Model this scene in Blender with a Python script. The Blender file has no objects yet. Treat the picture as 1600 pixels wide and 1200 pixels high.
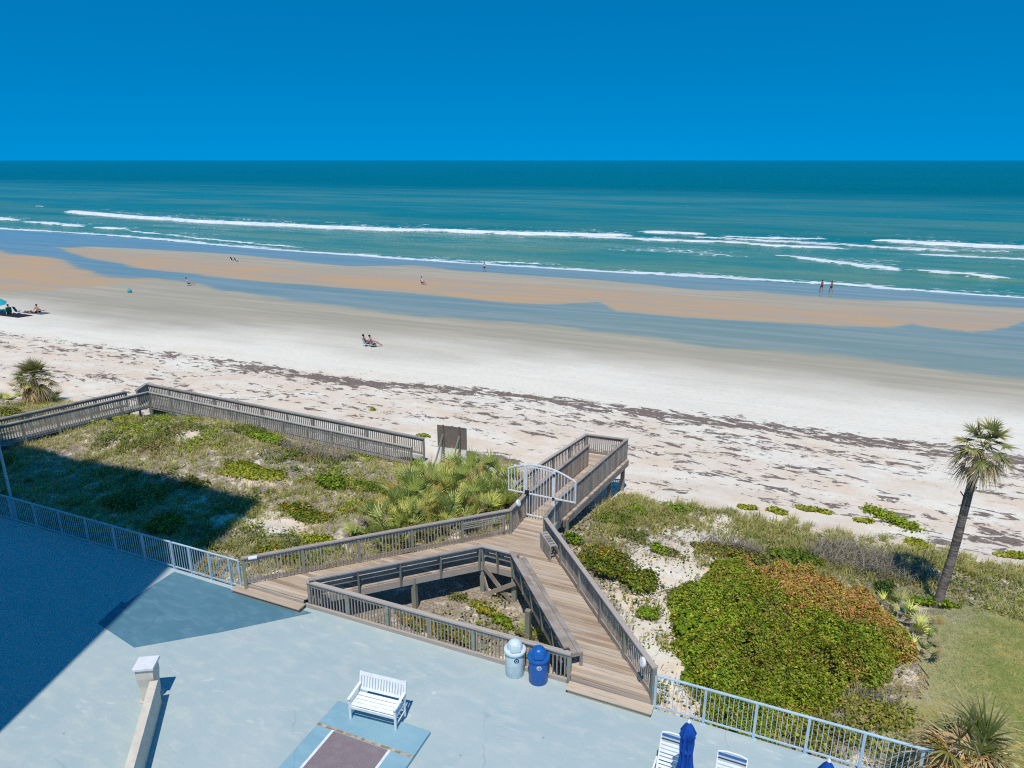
import bpy, bmesh, math, random
import numpy as np
from mathutils import Vector, Matrix
rng = np.random.default_rng(7); random.seed(7)
R = math.radians
scene = bpy.context.scene
col = scene.collection

# ---------------------------------------------------------------- camera (a drone 13.6 m above the pool deck)
F, PITCH, CH = 1109.0, R(17.5), 13.6
cP, sP = math.cos(PITCH), math.sin(PITCH)
cam_d = bpy.data.cameras.new('camera'); cam = bpy.data.objects.new('camera', cam_d); col.objects.link(cam)
cam.location = (0, 0, CH); cam.rotation_euler = (math.pi/2 - PITCH, 0, 0)
cam_d.sensor_width = 36; cam_d.lens = 36*F/1600; cam_d.clip_end = 90000; cam_d.clip_start = .2
scene.camera = cam

def noise2(x, y, seed=0):
    x = np.asarray(x, float); y = np.asarray(y, float)
    xi = np.floor(x).astype(np.int64); yi = np.floor(y).astype(np.int64)
    xf = x-xi; yf = y-yi
    def h(a, b):
        n = (a*374761393 + b*668265263 + seed*974711) & 0x7fffffff
        n = ((n ^ (n >> 13))*1274126177) & 0x7fffffff
        return ((n ^ (n >> 16)) & 0xffff)/65535.0
    u = xf*xf*(3-2*xf); v = yf*yf*(3-2*yf)
    return (h(xi, yi)*(1-u)+h(xi+1, yi)*u)*(1-v) + (h(xi, yi+1)*(1-u)+h(xi+1, yi+1)*u)*v
def fbm(x, y, seed=0, o=4):
    a = 0; w = .5; f = 1
    for k in range(o):
        a = a + w*noise2(x*f, y*f, seed+k*17); w *= .5; f *= 2.03
    return a/(1-.5**o)
def sst(a, b, x):
    t = np.clip((x-a)/(b-a), 0, 1); return t*t*(3-2*t)

# shore frame: es points out to sea, et runs along the shore
ES = np.array([.397, .918]); ET = np.array([.918, -.397])
ANG = math.atan2(ET[1], ET[0])
def st(x, y): return x*ES[0]+y*ES[1], x*ET[0]+y*ET[1]
def xy(s, t): return s*ES[0]+t*ET[0], s*ES[1]+t*ET[1]
def bend(t): return 10.5*sst(-60, -223, t)
SEA = -5.5
def ground_z(x, y):
    s, t = st(x, y); s2 = s-bend(t)
    z = np.interp(s2, [0, 20, 24, 28, 32, 60, 121.5, 124.5, 140, 200], [-1.0, -1.0, -1.1, -1.55, -2.1, -3.1, -5.36, -5.54, -6.6, -9])
    veg = 1-sst(30, 36, s)
    z = z + veg*(.75*(fbm(x*.22, y*.22, 3)-.5) + .22*(fbm(x*.9, y*.9, 5)-.5))
    z = z + .75*np.exp(-(((x+18.5)/6.5)**2+((y-37.5)/3.2)**2)) + .35*np.exp(-(((x+11)/5)**2+((y-33)/3)**2))
    z = z + (1-sst(70, 84, s))*.10*(fbm(x*.5, y*.5, 9)-.5)*sst(28, 34, s)
    return z
def P(px, py, z=0.0):
    u = (px-800)/F; v = (py-600)/F
    d = (u, cP-v*sP, -sP-v*cP); t = (z-CH)/d[2]
    return Vector((d[0]*t, d[1]*t, z))
def G(px, py, dz=0.0):
    z = -1.5
    for _ in range(14):
        p = P(px, py, z); z = .5*z+.5*float(ground_z(p.x, p.y))
    p = P(px, py, z); return Vector((p.x, p.y, float(ground_z(p.x, p.y))+dz))

# ---------------------------------------------------------------- object helpers
def tag(o, label=None, cat=None, group=None, kind=None):
    if label: o['label'] = label
    if cat: o['category'] = cat
    if group: o['group'] = group
    if kind: o['kind'] = kind
    return o
def empty(name, loc, label, cat, group=None, rz=0):
    o = bpy.data.objects.new(name, None); col.objects.link(o); o.location = loc; o.rotation_euler = (0, 0, rz)
    o.empty_display_size = .2
    return tag(o, label, cat, group)
def origin(o):
    v = Vector((0, 0, 0))
    while o is not None: v += o.location; o = o.parent
    return v
def copy_tree(o, parent=None):
    c = o.copy(); col.objects.link(c); c.parent = parent
    for ch in list(o.children): copy_tree(ch, c)
    return c

class MB:
    def __init__(self): self.v = []; self.f = []; self.c = []
    def add(self, vs, fs, shade=None):
        n = len(self.v); self.v += [tuple(p) for p in vs]; self.f += [tuple(i+n for i in f) for f in fs]
        s = random.uniform(0, 1) if shade is None else shade
        self.c += [s]*len(vs)
    def box(self, c, size, rot=0.0, shade=None, M=None):
        sx, sy, sz = size[0]/2, size[1]/2, size[2]/2
        vs = [Vector((a*sx, b*sy, d*sz)) for d in (-1, 1) for b in (-1, 1) for a in (-1, 1)]
        m = M if M is not None else Matrix.Rotation(rot, 3, 'Z')
        vs = [m @ p+Vector(c) for p in vs]
        self.add(vs, [(0, 2, 3, 1), (4, 5, 7, 6), (0, 1, 5, 4), (1, 3, 7, 5), (3, 2, 6, 7), (2, 0, 4, 6)], shade)
    def beam(self, p, q, w, h, shade=None, up=(0, 0, 1), ext=0.0):
        p = Vector(p); q = Vector(q); d = (q-p); L = d.length; d.normalize()
        side = d.cross(Vector(up))
        if side.length < 1e-4: side = d.cross(Vector((1, 0, 0)))
        side.normalize(); u = side.cross(d)
        p = p-d*ext; q = q+d*ext
        vs = []
        for e in (p, q):
            for a, b in ((-1, -1), (1, -1), (1, 1), (-1, 1)): vs.append(e+side*(a*w/2)+u*(b*h/2))
        self.add(vs, [(0, 1, 2, 3), (7, 6, 5, 4), (0, 4, 5, 1), (1, 5, 6, 2), (2, 6, 7, 3), (3, 7, 4, 0)], shade)
    def tube(self, pts, r, n=8, shade=None, cap=True):
        pts = [Vector(p) for p in pts]
        rs = r if isinstance(r, (list, tuple)) else [r]*len(pts)
        vs = []; prev = None
        for i, p in enumerate(pts):
            d = (pts[min(i+1, len(pts)-1)]-pts[max(i-1, 0)]).normalized()
            a = prev if prev is not None else (Vector((1, 0, 0)) if abs(d.x) < .9 else Vector((0, 1, 0)))
            x = (a-d*a.dot(d)).normalized(); prev = x; y = d.cross(x)
            for k in range(n):
                t = 2*math.pi*k/n; vs.append(p+(x*math.cos(t)+y*math.sin(t))*rs[i])
        fs = []
        for i in range(len(pts)-1):
            for k in range(n): fs.append((i*n+k, i*n+(k+1) % n, (i+1)*n+(k+1) % n, (i+1)*n+k))
        if cap: fs += [tuple(reversed(range(n))), tuple(range((len(pts)-1)*n, len(pts)*n))]
        self.add(vs, fs, shade)
    def lathe(self, prof, n=24, c=(0, 0, 0), shade=None, wob=None):
        vs = []; c = Vector(c)
        for i, (r, z) in enumerate(prof):
            for k in range(n):
                t = 2*math.pi*k/n; rr = max(r, 1e-3)*(1 if wob is None else wob(k, i))
                vs.append(c+Vector((rr*math.cos(t), rr*math.sin(t), z)))
        fs = []
        for i in range(len(prof)-1):
            for k in range(n): fs.append((i*n+k, i*n+(k+1) % n, (i+1)*n+(k+1) % n, (i+1)*n+k))
        fs += [tuple(reversed(range(n))), tuple(range((len(prof)-1)*n, len(prof)*n))]
        self.add(vs, fs, shade)
    def prism(self, poly, z0, z1, shade=None):
        n = len(poly)
        vs = [Vector((p[0], p[1], z0)) for p in poly]+[Vector((p[0], p[1], z1)) for p in poly]
        self.add(vs, [tuple(reversed(range(n))), tuple(range(n, 2*n))]+[(i, (i+1) % n, n+(i+1) % n, n+i) for i in range(n)], shade)
    def build(self, name, m, parent=None, local=False, smooth=False, bevel=0):
        me = bpy.data.meshes.new(name)
        off = Vector((0, 0, 0)) if (local or parent is None) else origin(parent)
        me.from_pydata([(p[0]-off.x, p[1]-off.y, p[2]-off.z) for p in self.v], [], self.f)
        a = me.attributes.new('rnd', 'FLOAT', 'POINT'); a.data.foreach_set('value', self.c)
        me.materials.append(m)
        bm = bmesh.new(); bm.from_mesh(me); bmesh.ops.recalc_face_normals(bm, faces=bm.faces); bm.to_mesh(me); bm.free()
        if smooth:
            me.polygons.foreach_set('use_smooth', [True]*len(me.polygons))
        o = bpy.data.objects.new(name, me); col.objects.link(o)
        if parent is not None: o.parent = parent
        if bevel:
            b = o.modifiers.new('bevel', 'BEVEL'); b.width = bevel; b.segments = 2; b.limit_method = 'ANGLE'; b.angle_limit = R(50)
        if smooth and bevel == 0:
            e = o.modifiers.new('split', 'EDGE_SPLIT'); e.split_angle = R(40)
        return o

def npmesh(name, V, faces, C, m, parent=None, smooth=False, attrs=None):
    """V (n,3); faces: list of (k, idx array (m,k)); C (n,3) colours or None."""
    me = bpy.data.meshes.new(name)
    if C is not None and m.name in ('leaf', 'grass_blade', 'palm_frond'): C = np.clip(np.asarray(C)*np.array((1.85, 1.75, 1.15)), 0, .8)
    V = np.asarray(V, np.float32)
    if parent is not None:
        o_ = origin(parent); V = V-np.array([o_.x, o_.y, o_.z], np.float32)
    me.vertices.add(len(V)); me.vertices.foreach_set('co', V.ravel())
    loops = np.concatenate([f.ravel() for k, f in faces]).astype(np.int32)
    tot = np.concatenate([np.full(len(f), k, np.int32) for k, f in faces])
    start = np.concatenate([[0], np.cumsum(tot)[:-1]]).astype(np.int32)
    me.loops.add(len(loops)); me.loops.foreach_set('vertex_index', loops)
    me.polygons.add(len(tot)); me.polygons.foreach_set('loop_start', start)
    try: me.polygons.foreach_set('loop_total', tot)
    except Exception: pass
    me.update(calc_edges=True)
    if C is not None:
        a = me.attributes.new('tint', 'FLOAT_COLOR', 'POINT')
        a.data.foreach_set('color', np.c_[np.asarray(C, np.float32), np.ones(len(V), np.float32)].ravel())
    for k, val in (attrs or {}).items():
        a = me.attributes.new(k, 'FLOAT', 'POINT'); a.data.foreach_set('value', np.asarray(val, np.float32))
    if smooth: me.polygons.foreach_set('use_smooth', np.ones(len(tot), bool))
    me.materials.append(m); me.validate()
    o = bpy.data.objects.new(name, me); col.objects.link(o)
    if parent is not None: o.parent = parent
    return o

# ---------------------------------------------------------------- materials
class NT:
    def __init__(self, name):
        self.m = bpy.data.materials.new(name); self.m.use_nodes = True
        self.n = self.m.node_tree.nodes; self.l = self.m.node_tree.links
        self.n.clear(); self.out = self.n.new('ShaderNodeOutputMaterial')
    def node(self, t, **kw):
        o = self.n.new(t)
        for k, v in kw.items(): setattr(o, k, v)
        return o
    def set(self, sock, v):
        if hasattr(v, 'is_output'): self.l.new(v, sock)
        elif v is not None:
            if isinstance(v, (tuple, list)) and len(v) == 3 and sock.type == 'RGBA': v = (*v, 1)
            sock.default_value = v
    def pos(self): return self.node('ShaderNodeNewGeometry').outputs['Position']
    def mapv(self, v, rot=0.0, scale=(1, 1, 1)):
        o = self.node('ShaderNodeMapping', vector_type='TEXTURE'); self.set(o.inputs['Vector'], v)
        o.inputs['Rotation'].default_value = (0, 0, rot)
        o2 = self.node('ShaderNodeVectorMath', operation='MULTIPLY'); self.l.new(o.outputs[0], o2.inputs[0]); o2.inputs[1].default_value = scale
        return o2.outputs[0]
    def noise(self, v, scale, detail=4, rough=.55, dist=0.0):
        o = self.node('ShaderNodeTexNoise'); self.set(o.inputs['Vector'], v)
        o.inputs['Scale'].default_value = scale; o.inputs['Detail'].default_value = detail
        o.inputs['Roughness'].default_value = rough; o.inputs['Distortion'].default_value = dist
        return o.outputs['Fac']
    def ramp(self, v, a, b, lo=0.0, hi=1.0):
        o = self.node('ShaderNodeMapRange', interpolation_type='SMOOTHSTEP'); self.set(o.inputs['Value'], v)
        self.set(o.inputs['From Min'], a); self.set(o.inputs['From Max'], b)
        o.inputs['To Min'].default_value = lo; o.inputs['To Max'].default_value = hi
        return o.outputs[0]
    def math(self, op, a, b=None, clamp=False):
        o = self.node('ShaderNodeMath', operation=op, use_clamp=clamp); self.set(o.inputs[0], a)
        if b is not None: self.set(o.inputs[1], b)
        return o.outputs[0]
    def mix(self, f, a, b):
        o = self.node('ShaderNodeMix', data_type='RGBA'); self.set(o.inputs[0], f); self.set(o.inputs[6], a); self.set(o.inputs[7], b)
        return o.outputs[2]
    def attr(self, name): return self.node('ShaderNodeAttribute', attribute_name=name)
    def bump(self, h, strength=.3, dist=.02):
        o = self.node('ShaderNodeBump'); self.set(o.inputs['Height'], h); o.inputs['Strength'].default_value = strength; o.inputs['Distance'].default_value = dist
        return o.outputs[0]
    def principled(self, color, rough=.6, normal=None, spec=.5, ior=None, metal=0.0):
        o = self.node('ShaderNodeBsdfPrincipled'); self.set(o.inputs['Base Color'], color); self.set(o.inputs['Roughness'], rough)
        self.set(o.inputs['Specular IOR Level'], spec); o.inputs['Metallic'].default_value = metal
        if ior: o.inputs['IOR'].default_value = ior
        if normal is not None: self.l.new(normal, o.inputs['Normal'])
        self.l.new(o.outputs[0], self.out.inputs['Surface']); return o
    def value(self, v): return v

def simple(name, c, rough=.5, vary=.12, scale=6, spec=.4, metal=0.0, dirt=None):
    t = NT(name); p = t.pos()
    n = t.noise(p, scale, 5)
    dark = tuple(x*(1-vary*1.6) for x in c); light = tuple(min(1, x*(1+vary)) for x in c)
    colr = t.mix(t.ramp(n, .3, .7), dark, light)
    if dirt:
        colr = t.mix(t.math('MULTIPLY', t.ramp(t.noise(p, scale*.5+1.3, 6), .55, .75), .55), colr, dirt)
    t.principled(colr, t.ramp(n, .3, .7, rough-.06, rough+.08), t.bump(t.noise(p, scale*8, 3), .08, .01), spec, metal=metal)
    return t.m

def wood(name, a, b, c, dust=.5, green=0.0):
    t = NT(name); p = t.pos(); r = t.attr('rnd').outputs['Fac']
    off = t.node('ShaderNodeCombineXYZ'); t.l.new(t.math('MULTIPLY', r, 37.0), off.inputs[0]); t.l.new(t.math('MULTIPLY', r, 11.0), off.inputs[2])
    va = t.node('ShaderNodeVectorMath', operation='ADD'); t.l.new(p, va.inputs[0]); t.l.new(off.outputs[0], va.inputs[1])
    g = t.noise(t.mapv(va.outputs[0], ANG, (1.2, 26, 26)), 1.0, 6, .6, .6)
    st_ = t.noise(t.mapv(va.outputs[0], ANG, (.5, 3.0, 3.0)), 1.0, 4)
    base = t.mix(t.ramp(r, .08, .92), a, b)
    base = t.mix(t.math('MULTIPLY', t.math('GREATER_THAN', t.math('FRACT', t.math('MULTIPLY', r, 7.31)), .72), .5), base, tuple(min(1, x*1.45) for x in c))
    base = t.mix(t.ramp(st_, .35, .75), base, c)
    base = t.mix(t.math('MULTIPLY', t.ramp(g, .52, .72), .55), base, tuple(x*.35 for x in a))
    base = t.mix(t.math('MULTIPLY', t.ramp(t.noise(va.outputs[0], 5, 5), .55, .75), dust), base, (.42, .40, .37))
    if green: base = t.mix(t.math('MULTIPLY', t.ramp(t.noise(va.outputs[0], 2.2, 4), .4, .7), green), base, (.20, .25, .19))
    t.principled(base, .8, t.bump(g, .35, .006), .25)
    return t.m

def foliage(name, trans=.3, rough=.55):
    t = NT(name); c = t.attr('tint').outputs['Color']
    b = t.node('ShaderNodeBsdfPrincipled'); t.l.new(c, b.inputs['Base Color']); b.inputs['Roughness'].default_value = rough; b.inputs['Specular IOR Level'].default_value = .3
    tr = t.node('ShaderNodeBsdfTranslucent'); t.l.new(c, tr.inputs['Color'])
    mx = t.node('ShaderNodeMixShader'); mx.inputs[0].default_value = trans
    t.l.new(b.outputs[0], mx.inputs[1]); t.l.new(tr.outputs[0], mx.inputs[2]); t.l.new(mx.outputs[0], t.out.inputs['Surface'])
    return t.m

M = {}
M['leaf'] = foliage('leaf'); M['grass'] = foliage('grass_blade', .35, .6); M['frond'] = foliage('palm_frond', .2, .45); M['twig'] = foliage('dry_twig', .0, .85)
M['deck_wood'] = wood('deck_wood', (.48, .36, .255), (.31, .215, .145), (.52, .43, .335), .35)
M['rail_wood'] = wood('rail_wood', (.365, .305, .245), (.28, .225, .18), (.42, .37, .325), .5)
M['post_wood'] = wood('post_wood', (.29, .25, .205), (.34, .315, .265), (.29, .31, .25), .4, .5)
M['far_wood'] = wood('far_wood', (.34, .31, .27), (.26, .235, .21), (.41, .385, .35), .6, .15)
M['ply'] = wood('sign_plywood', (.19, .155, .125), (.22, .17, .13), (.17, .15, .13), .25)
M['white_metal'] = simple('white_powdercoat', (.84, .85, .84), .35, .05)
M['white_plastic'] = simple('white_plastic', (.80, .81, .82), .35, .04, dirt=(.62, .61, .58))
M['fence_metal'] = simple('fence_paint', (.47, .60, .68), .4, .07, 3, dirt=(.36, .45, .50))
M['cream'] = simple('cream_stucco', (.66, .60, .50), .85, .06, 4, .2, dirt=(.5, .45, .37))
M['white_cap'] = simple('white_cap', (.72, .74, .74), .7, .05, 5, .2, dirt=(.55, .56, .55))
M['can_blue'] = simple('blue_plastic', (.012, .12, .42), .32, .08)
M['can_white'] = simple('pale_plastic', (.60, .72, .74), .35, .05, dirt=(.45, .56, .58))
M['canvas_blue'] = simple('blue_canvas', (.012, .075, .36), .85, .15, 9, .1)
M['strap_blue'] = simple('blue_strap', (.02, .11, .33), .5, .1)
M['gap_shade'] = simple('gap_shade_strip', (.035, .03, .06), .6, .1)  # dark colour standing in for the shade in the lounger's open slot
M['emblem_dark'] = simple('dark_emblem', (.01, .045, .11), .5, .05)
M['emblem_pale'] = simple('pale_emblem', (.62, .68, .70), .5, .05)
M['black_metal'] = simple('black_metal', (.02, .022, .03), .4, .1)
M['court_line'] = simple('court_line', (.74, .76, .76), .7, .08, 8, .2)
M['tower'] = simple('tower_stucco', (.62, .60, .55), .85, .05, .5, .2)
M['glass'] = simple('window_glass', (.04, .07, .09), .08, .1, 2, .6)
def cloth(name, c): 
    M[name] = simple(name, c, .8, .12, 7, .15)
for k, c in dict(skin=(.50, .27, .18), skin_tan=(.36, .17, .10), hair=(.03, .018, .012), navy=(.012, .018, .06), dark=(.02, .02, .028), white_cloth=(.75, .75, .76),
                 red_cloth=(.45, .06, .07), teal_cloth=(.03, .40, .45), green_cloth=(.015, .18, .12), pale_blue=(.28, .58, .78), blue_cloth=(.01, .075, .26), towel=(.10, .12, .17), rose_cloth=(.55, .2, .22)).items(): cloth(k, c)

def concrete(name, base, light, dark, scuff):
    t = NT(name); p = t.pos()
    n1 = t.noise(p, .28, 6, .6, .6); n2 = t.noise(t.mapv(p, ANG, (1, 2.2, 1)), 1.4, 6, .62, .4); n3 = t.noise(p, 22, 4)
    c = t.mix(t.ramp(n1, .36, .66), dark, base)
    c = t.mix(t.math('MULTIPLY', t.ramp(n2, .46, .72), .8), c, light)
    sc = t.noise(t.mapv(p, ANG, (1.1, 4.5, 1)), 1.0, 8, .68, 1.2)
    msk = t.math('MULTIPLY', t.ramp(sc, .57, .68), t.ramp(t.noise(p, .33, 3), .46, .60))
    c = t.mix(t.math('MULTIPLY', msk, .85), c, scuff)
    rust = t.math('MULTIPLY', t.ramp(t.noise(p, .8, 5), .63, .76), .35)
    c = t.mix(rust, c, (.52, .47, .42))
    vor = t.node('ShaderNodeTexVoronoi', feature='DISTANCE_TO_EDGE'); vor.inputs['Scale'].default_value = .13
    dv = t.node('ShaderNodeVectorMath', operation='ADD'); t.l.new(p, dv.inputs[0])
    nz = t.node('ShaderNodeTexNoise'); t.l.new(p, nz.inputs['Vector']); nz.inputs['Scale'].default_value = .9; nz.inputs['Detail'].default_value = 5
    t.l.new(nz.outputs['Color'], dv.inputs[1]); t.l.new(dv.outputs[0], vor.inputs['Vector'])
    crack = t.math('MULTIPLY', t.ramp(vor.outputs['Distance'], .0, .004, 1, 0), t.ramp(t.noise(p, .5, 2), .5, .6))
    c = t.mix(t.math('MULTIPLY', crack, .35), c, tuple(x*.6 for x in dark))
    spk = t.node('ShaderNodeTexVoronoi'); spk.inputs['Scale'].default_value = 1.1; t.l.new(p, spk.inputs['Vector'])
    c = t.mix(t.math('MULTIPLY', t.ramp(spk.outputs['Distance'], .02, .045, 1, 0), .6), c, tuple(x*.35 for x in dark))
    c = t.mix(t.ramp(n3, .3, .7, 0, .12), c, tuple(x*.7 for x in base))
    t.principled(c, t.ramp(n2, .3, .7, .55, .8), t.bump(t.noise(p, 60, 3), .12, .004), .35)
    return t.m
M['concrete'] = concrete('painted_concrete', (.425, .50, .49), (.485, .535, .505), (.375, .47, .475), (.66, .66, .60))
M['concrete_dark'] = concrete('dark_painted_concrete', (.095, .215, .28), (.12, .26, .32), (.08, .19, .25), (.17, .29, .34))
M['slab_blue'] = concrete('slab_blue_concrete', (.25, .43, .50), (.29, .46, .52), (.22, .39, .47), (.45, .52, .53))
M['curb'] = simple('curb_concrete', (.36, .44, .47), .85, .12, 3, .2)

def court_mat():
    t = NT('court_tiles'); p = t.pos()
    b = t.node('ShaderNodeTexBrick'); t.set(b.inputs['Vector'], t.mapv(p, R(-23), (1, 1, 1))); b.inputs['Scale'].default_value = 9
    b.inputs['Color1'].default_value = (.23, .18, .195, 1); b.inputs['Color2'].default_value = (.27, .215, .23, 1); b.inputs['Mortar'].default_value = (.18, .14, .155, 1)
    b.inputs['Mortar Size'].default_value = .03
    c = t.mix(t.math('MULTIPLY', t.ramp(t.noise(p, 3, 5), .4, .7), .4), b.outputs['Color'], (.30, .25, .26))
    t.principled(c, .75, t.bump(t.noise(p, 40, 3), .2, .005), .2); return t.m
M['court'] = court_mat()
def seam_mat():
    t = NT('rusty_seam'); p = t.pos(); n = t.noise(p, 6, 5)
    t.principled(t.mix(t.ramp(n, .35, .65), (.30, .16, .05), (.52, .45, .34)), .9); return t.m
M['seam'] = seam_mat()

def sand_mat():
    t = NT('beach_sand'); p = t.pos()
    A = {k: t.attr(k).outputs['Fac'] for k in ('wet', 'film', 'orange', 'wrack', 'litter')}
    ps = t.mapv(p, ANG, (1, 1, 1))
    n1 = t.noise(t.mapv(p, ANG, (.18, .5, 1)), 1.0, 6, .6, .3)
    n2 = t.noise(p, 3.0, 6, .65); n3 = t.noise(p, 30, 3, .6)
    dry = t.mix(t.math('MULTIPLY', t.ramp(n1, .34, .54), t.math('SUBTRACT', 1.0, t.attr('upper').outputs['Fac'])), (.80, .735, .61), (.73, .585, .44))
    dry = t.mix(t.ramp(t.noise(p, .55, 4), .35, .7, 0, .5), dry, (.80, .75, .655))
    dry = t.mix(t.ramp(n2, .45, .75, 0, .35), dry, (.50, .435, .37))
    dry = t.mix(t.ramp(t.noise(p, 9, 5, .7), .55, .75, 0, .4), dry, (.42, .36, .31))
    wetc = t.mix(t.ramp(t.noise(t.mapv(p, ANG, (.05, .7, 1)), 1.0, 5), .35, .7), (.365, .33, .255), (.45, .39, .295))
    orgc = t.mix(t.ramp(t.noise(t.mapv(p, ANG, (.06, .45, 1)), 1.0, 6, .6, .5), .36, .66), (.40, .33, .26), (.53, .335, .17))
    flmc = t.mix(t.ramp(t.noise(t.mapv(p, ANG, (.04, .5, 1)), 1.0, 5), .35, .7), (.265, .31, .21), (.385, .385, .27))
    dry = t.mix(t.math('MULTIPLY', t.ramp(t.noise(t.mapv(p, ANG, (.06, .9, 1)), 1.0, 7, .65), .45, .7), .28), dry, (.56, .52, .455))
    c = t.mix(A['wet'], dry, wetc)
    c = t.mix(A['orange'], c, orgc)
    fmn = t.math('MULTIPLY', t.math('SUBTRACT', t.noise(t.mapv(p, ANG, (.12, .5, 1)), 1.0, 8, .65, .4), .5), t.math('MULTIPLY', t.math('MULTIPLY', A['film'], t.math('SUBTRACT', 1.0, A['film'])), 5.0))
    A['film'] = t.math('ADD', A['film'], fmn, True)
    c = t.mix(A['film'], c, flmc)
    # dune litter: browned leaves, roots and old stems between the plants
    lit = t.mix(t.ramp(t.noise(p, 14, 6, .7), .35, .65), (.19, .15, .11), (.43, .365, .29))
    lm = t.ramp(t.math('ADD', A['litter'], t.math('MULTIPLY', t.math('SUBTRACT', t.noise(p, 1.6, 7, .7), .5), 1.5)), .42, .6)
    c = t.mix(lm, c, lit)
    # wrack (washed-up weed)
    wn = t.noise(t.mapv(p, ANG-R(4), (.8, 1.75, 1)), 1.0, 10, .68, .6)
    wn2 = t.noise(t.mapv(p, ANG+R(9), (1.8, 3.0, 1)), 1.0, 7, .7, .9)
    wsum = t.math('ADD', t.math('MULTIPLY', wn, .72), t.math('MULTIPLY', wn2, .28))
    thr = t.math('SUBTRACT', .665, t.math('MULTIPLY', A['wrack'], .262))
    dlt = t.math('SUBTRACT', wsum, thr)
    wm = t.ramp(dlt, -.006, .018)
    wc = t.mix(t.ramp(t.noise(p, 8, 6, .75), .3, .7), (.115, .085, .07), (.27, .21, .175))
    c = t.mix(t.math('MULTIPLY', wm, t.ramp(t.noise(p, 20, 4, .7), .25, .45, .55, 1)), c, wc)
    rough = t.ramp(A['film'], 0, .9, .9, .24)
    rough = t.math('SUBTRACT', rough, t.math('MULTIPLY', A['wet'], .15))
    foot = t.noise(p, 2.6, 6, .7); h = t.math('ADD', t.math('MULTIPLY', foot, .7), t.math('MULTIPLY', n3, .15))
    bm_ = t.node('ShaderNodeBump'); t.l.new(h, bm_.inputs['Height']); bm_.inputs['Distance'].default_value = .09
    t.l.new(t.math('SUBTRACT', .55, t.math('MULTIPLY', t.math('MAXIMUM', A['wet'], t.math('MAXIMUM', A['film'], A['orange'])), .53)), bm_.inputs['Strength'])
    t.principled(c, rough, bm_.outputs[0], t.ramp(A['film'], 0, 1, .15, .32)); return t.m
M['sand'] = sand_mat()

def sea_mat():
    t = NT('sea_water'); p = t.pos()
    foam = t.attr('foam').outputs['Fac']; lace = t.attr('lace').outputs['Fac']; near = t.attr('near').outputs['Fac']; mid = t.attr('mid').outputs['Fac']
    band = t.noise(t.mapv(p, ANG, (.003, .010, 1)), 1.0, 4, .5)
    deep = t.mix(t.ramp(band, .35, .7), (.0, .084, .032), (.0, .10, .045))
    midc = t.mix(t.ramp(t.noise(t.mapv(p, ANG, (.010, .045, 1)), 1.0, 6, .6), .38, .66), (.012, .18, .145), (.085, .23, .14))
    nearc = t.mix(t.ramp(t.noise(t.mapv(p, ANG, (.03, .13, 1)), 1.0, 6, .6), .36, .66), (.045, .235, .185), (.145, .285, .165))
    c = t.mix(mid, deep, midc); c = t.mix(near, c, nearc)
    fn = t.noise(t.mapv(p, ANG, (.22, .5, 1)), 1.0, 9, .7, .5)
    fm = t.ramp(t.math('ADD', t.math('MULTIPLY', foam, 1.22), t.math('MULTIPLY', t.math('SUBTRACT', t.ramp(fn, .30, .70), .5), .95)), .40, .62)
    vor = t.node('ShaderNodeTexVoronoi', feature='DISTANCE_TO_EDGE'); t.set(vor.inputs['Vector'], t.mapv(p, ANG, (.25, .42, 1))); vor.inputs['Scale'].default_value = 1.2
    ln = t.noise(t.mapv(p, ANG, (.12, .4, 1)), 1.0, 7, .7, .6)
    lm = t.math('MULTIPLY', t.ramp(vor.outputs['Distance'], .03, .12, 1, 0), t.ramp(t.math('ADD', lace, t.math('MULTIPLY', t.math('SUBTRACT', t.ramp(ln, .3, .7), .5), .9)), .40, .75))
    f = t.math('MAXIMUM', fm, t.math('MULTIPLY', lm, .9))
    c = t.mix(f, c, t.mix(t.ramp(t.noise(t.mapv(p, ANG, (.3, .8, 1)), 1.0, 7, .7), .35, .6), (.56, .63, .65), (.80, .81, .81)))
    w1 = t.noise(t.mapv(p, ANG, (.07, .26, 1)), 1.0, 8, .62, .3); w2 = t.noise(t.mapv(p, ANG+.3, (1.1, 2.6, 1)), 1.0, 5, .6)
    h = t.math('ADD', w1, t.math('MULTIPLY', w2, .35))
    t.principled(c, t.ramp(f, 0, 1, .16, .85), t.bump(h, .8, 1.1), .5, 1.33); return t.m
M['sea'] = sea_mat()

def lawn_mat():
    t = NT('lawn_turf'); p = t.pos()
    c = t.mix(t.ramp(t.math('ADD', t.math('MULTIPLY', t.noise(p, .6, 6, .7), .6), t.math('MULTIPLY', t.noise(p, 4, 6, .7), .4)), .42, .60), (.215, .245, .065), (.37, .325, .12))
    c = t.mix(t.ramp(t.noise(p, 5, 6, .7), .4, .7, 0, .6), c, (.12, .165, .05))
    c = t.mix(t.ramp(t.noise(p, .35, 4), .58, .75, 0, .7), c, (.45, .38, .22))
    c = t.mix(t.attr('edge').outputs['Fac'], c, (.50, .42, .30))
    t.principled(c, .9, t.bump(t.noise(p, 30, 4), .6, .03), .1); return t.m
M['lawn'] = lawn_mat()
def bark_mat():
    t = NT('palm_bark'); p = t.pos()
    n = t.noise(t.mapv(p, 0, (3, 3, 14)), 1.0, 6, .65); n2 = t.noise(p, 2.2, 5)
    c = t.mix(t.ramp(n, .35, .65), (.085, .07, .06), (.27, .225, .195)); c = t.mix(t.ramp(n2, .45, .7, 0, .6), c, (.30, .26, .235))
    t.principled(c, .95, t.bump(n, .9, .04), .1); return t.m
M['bark'] = bark_mat()

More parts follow.
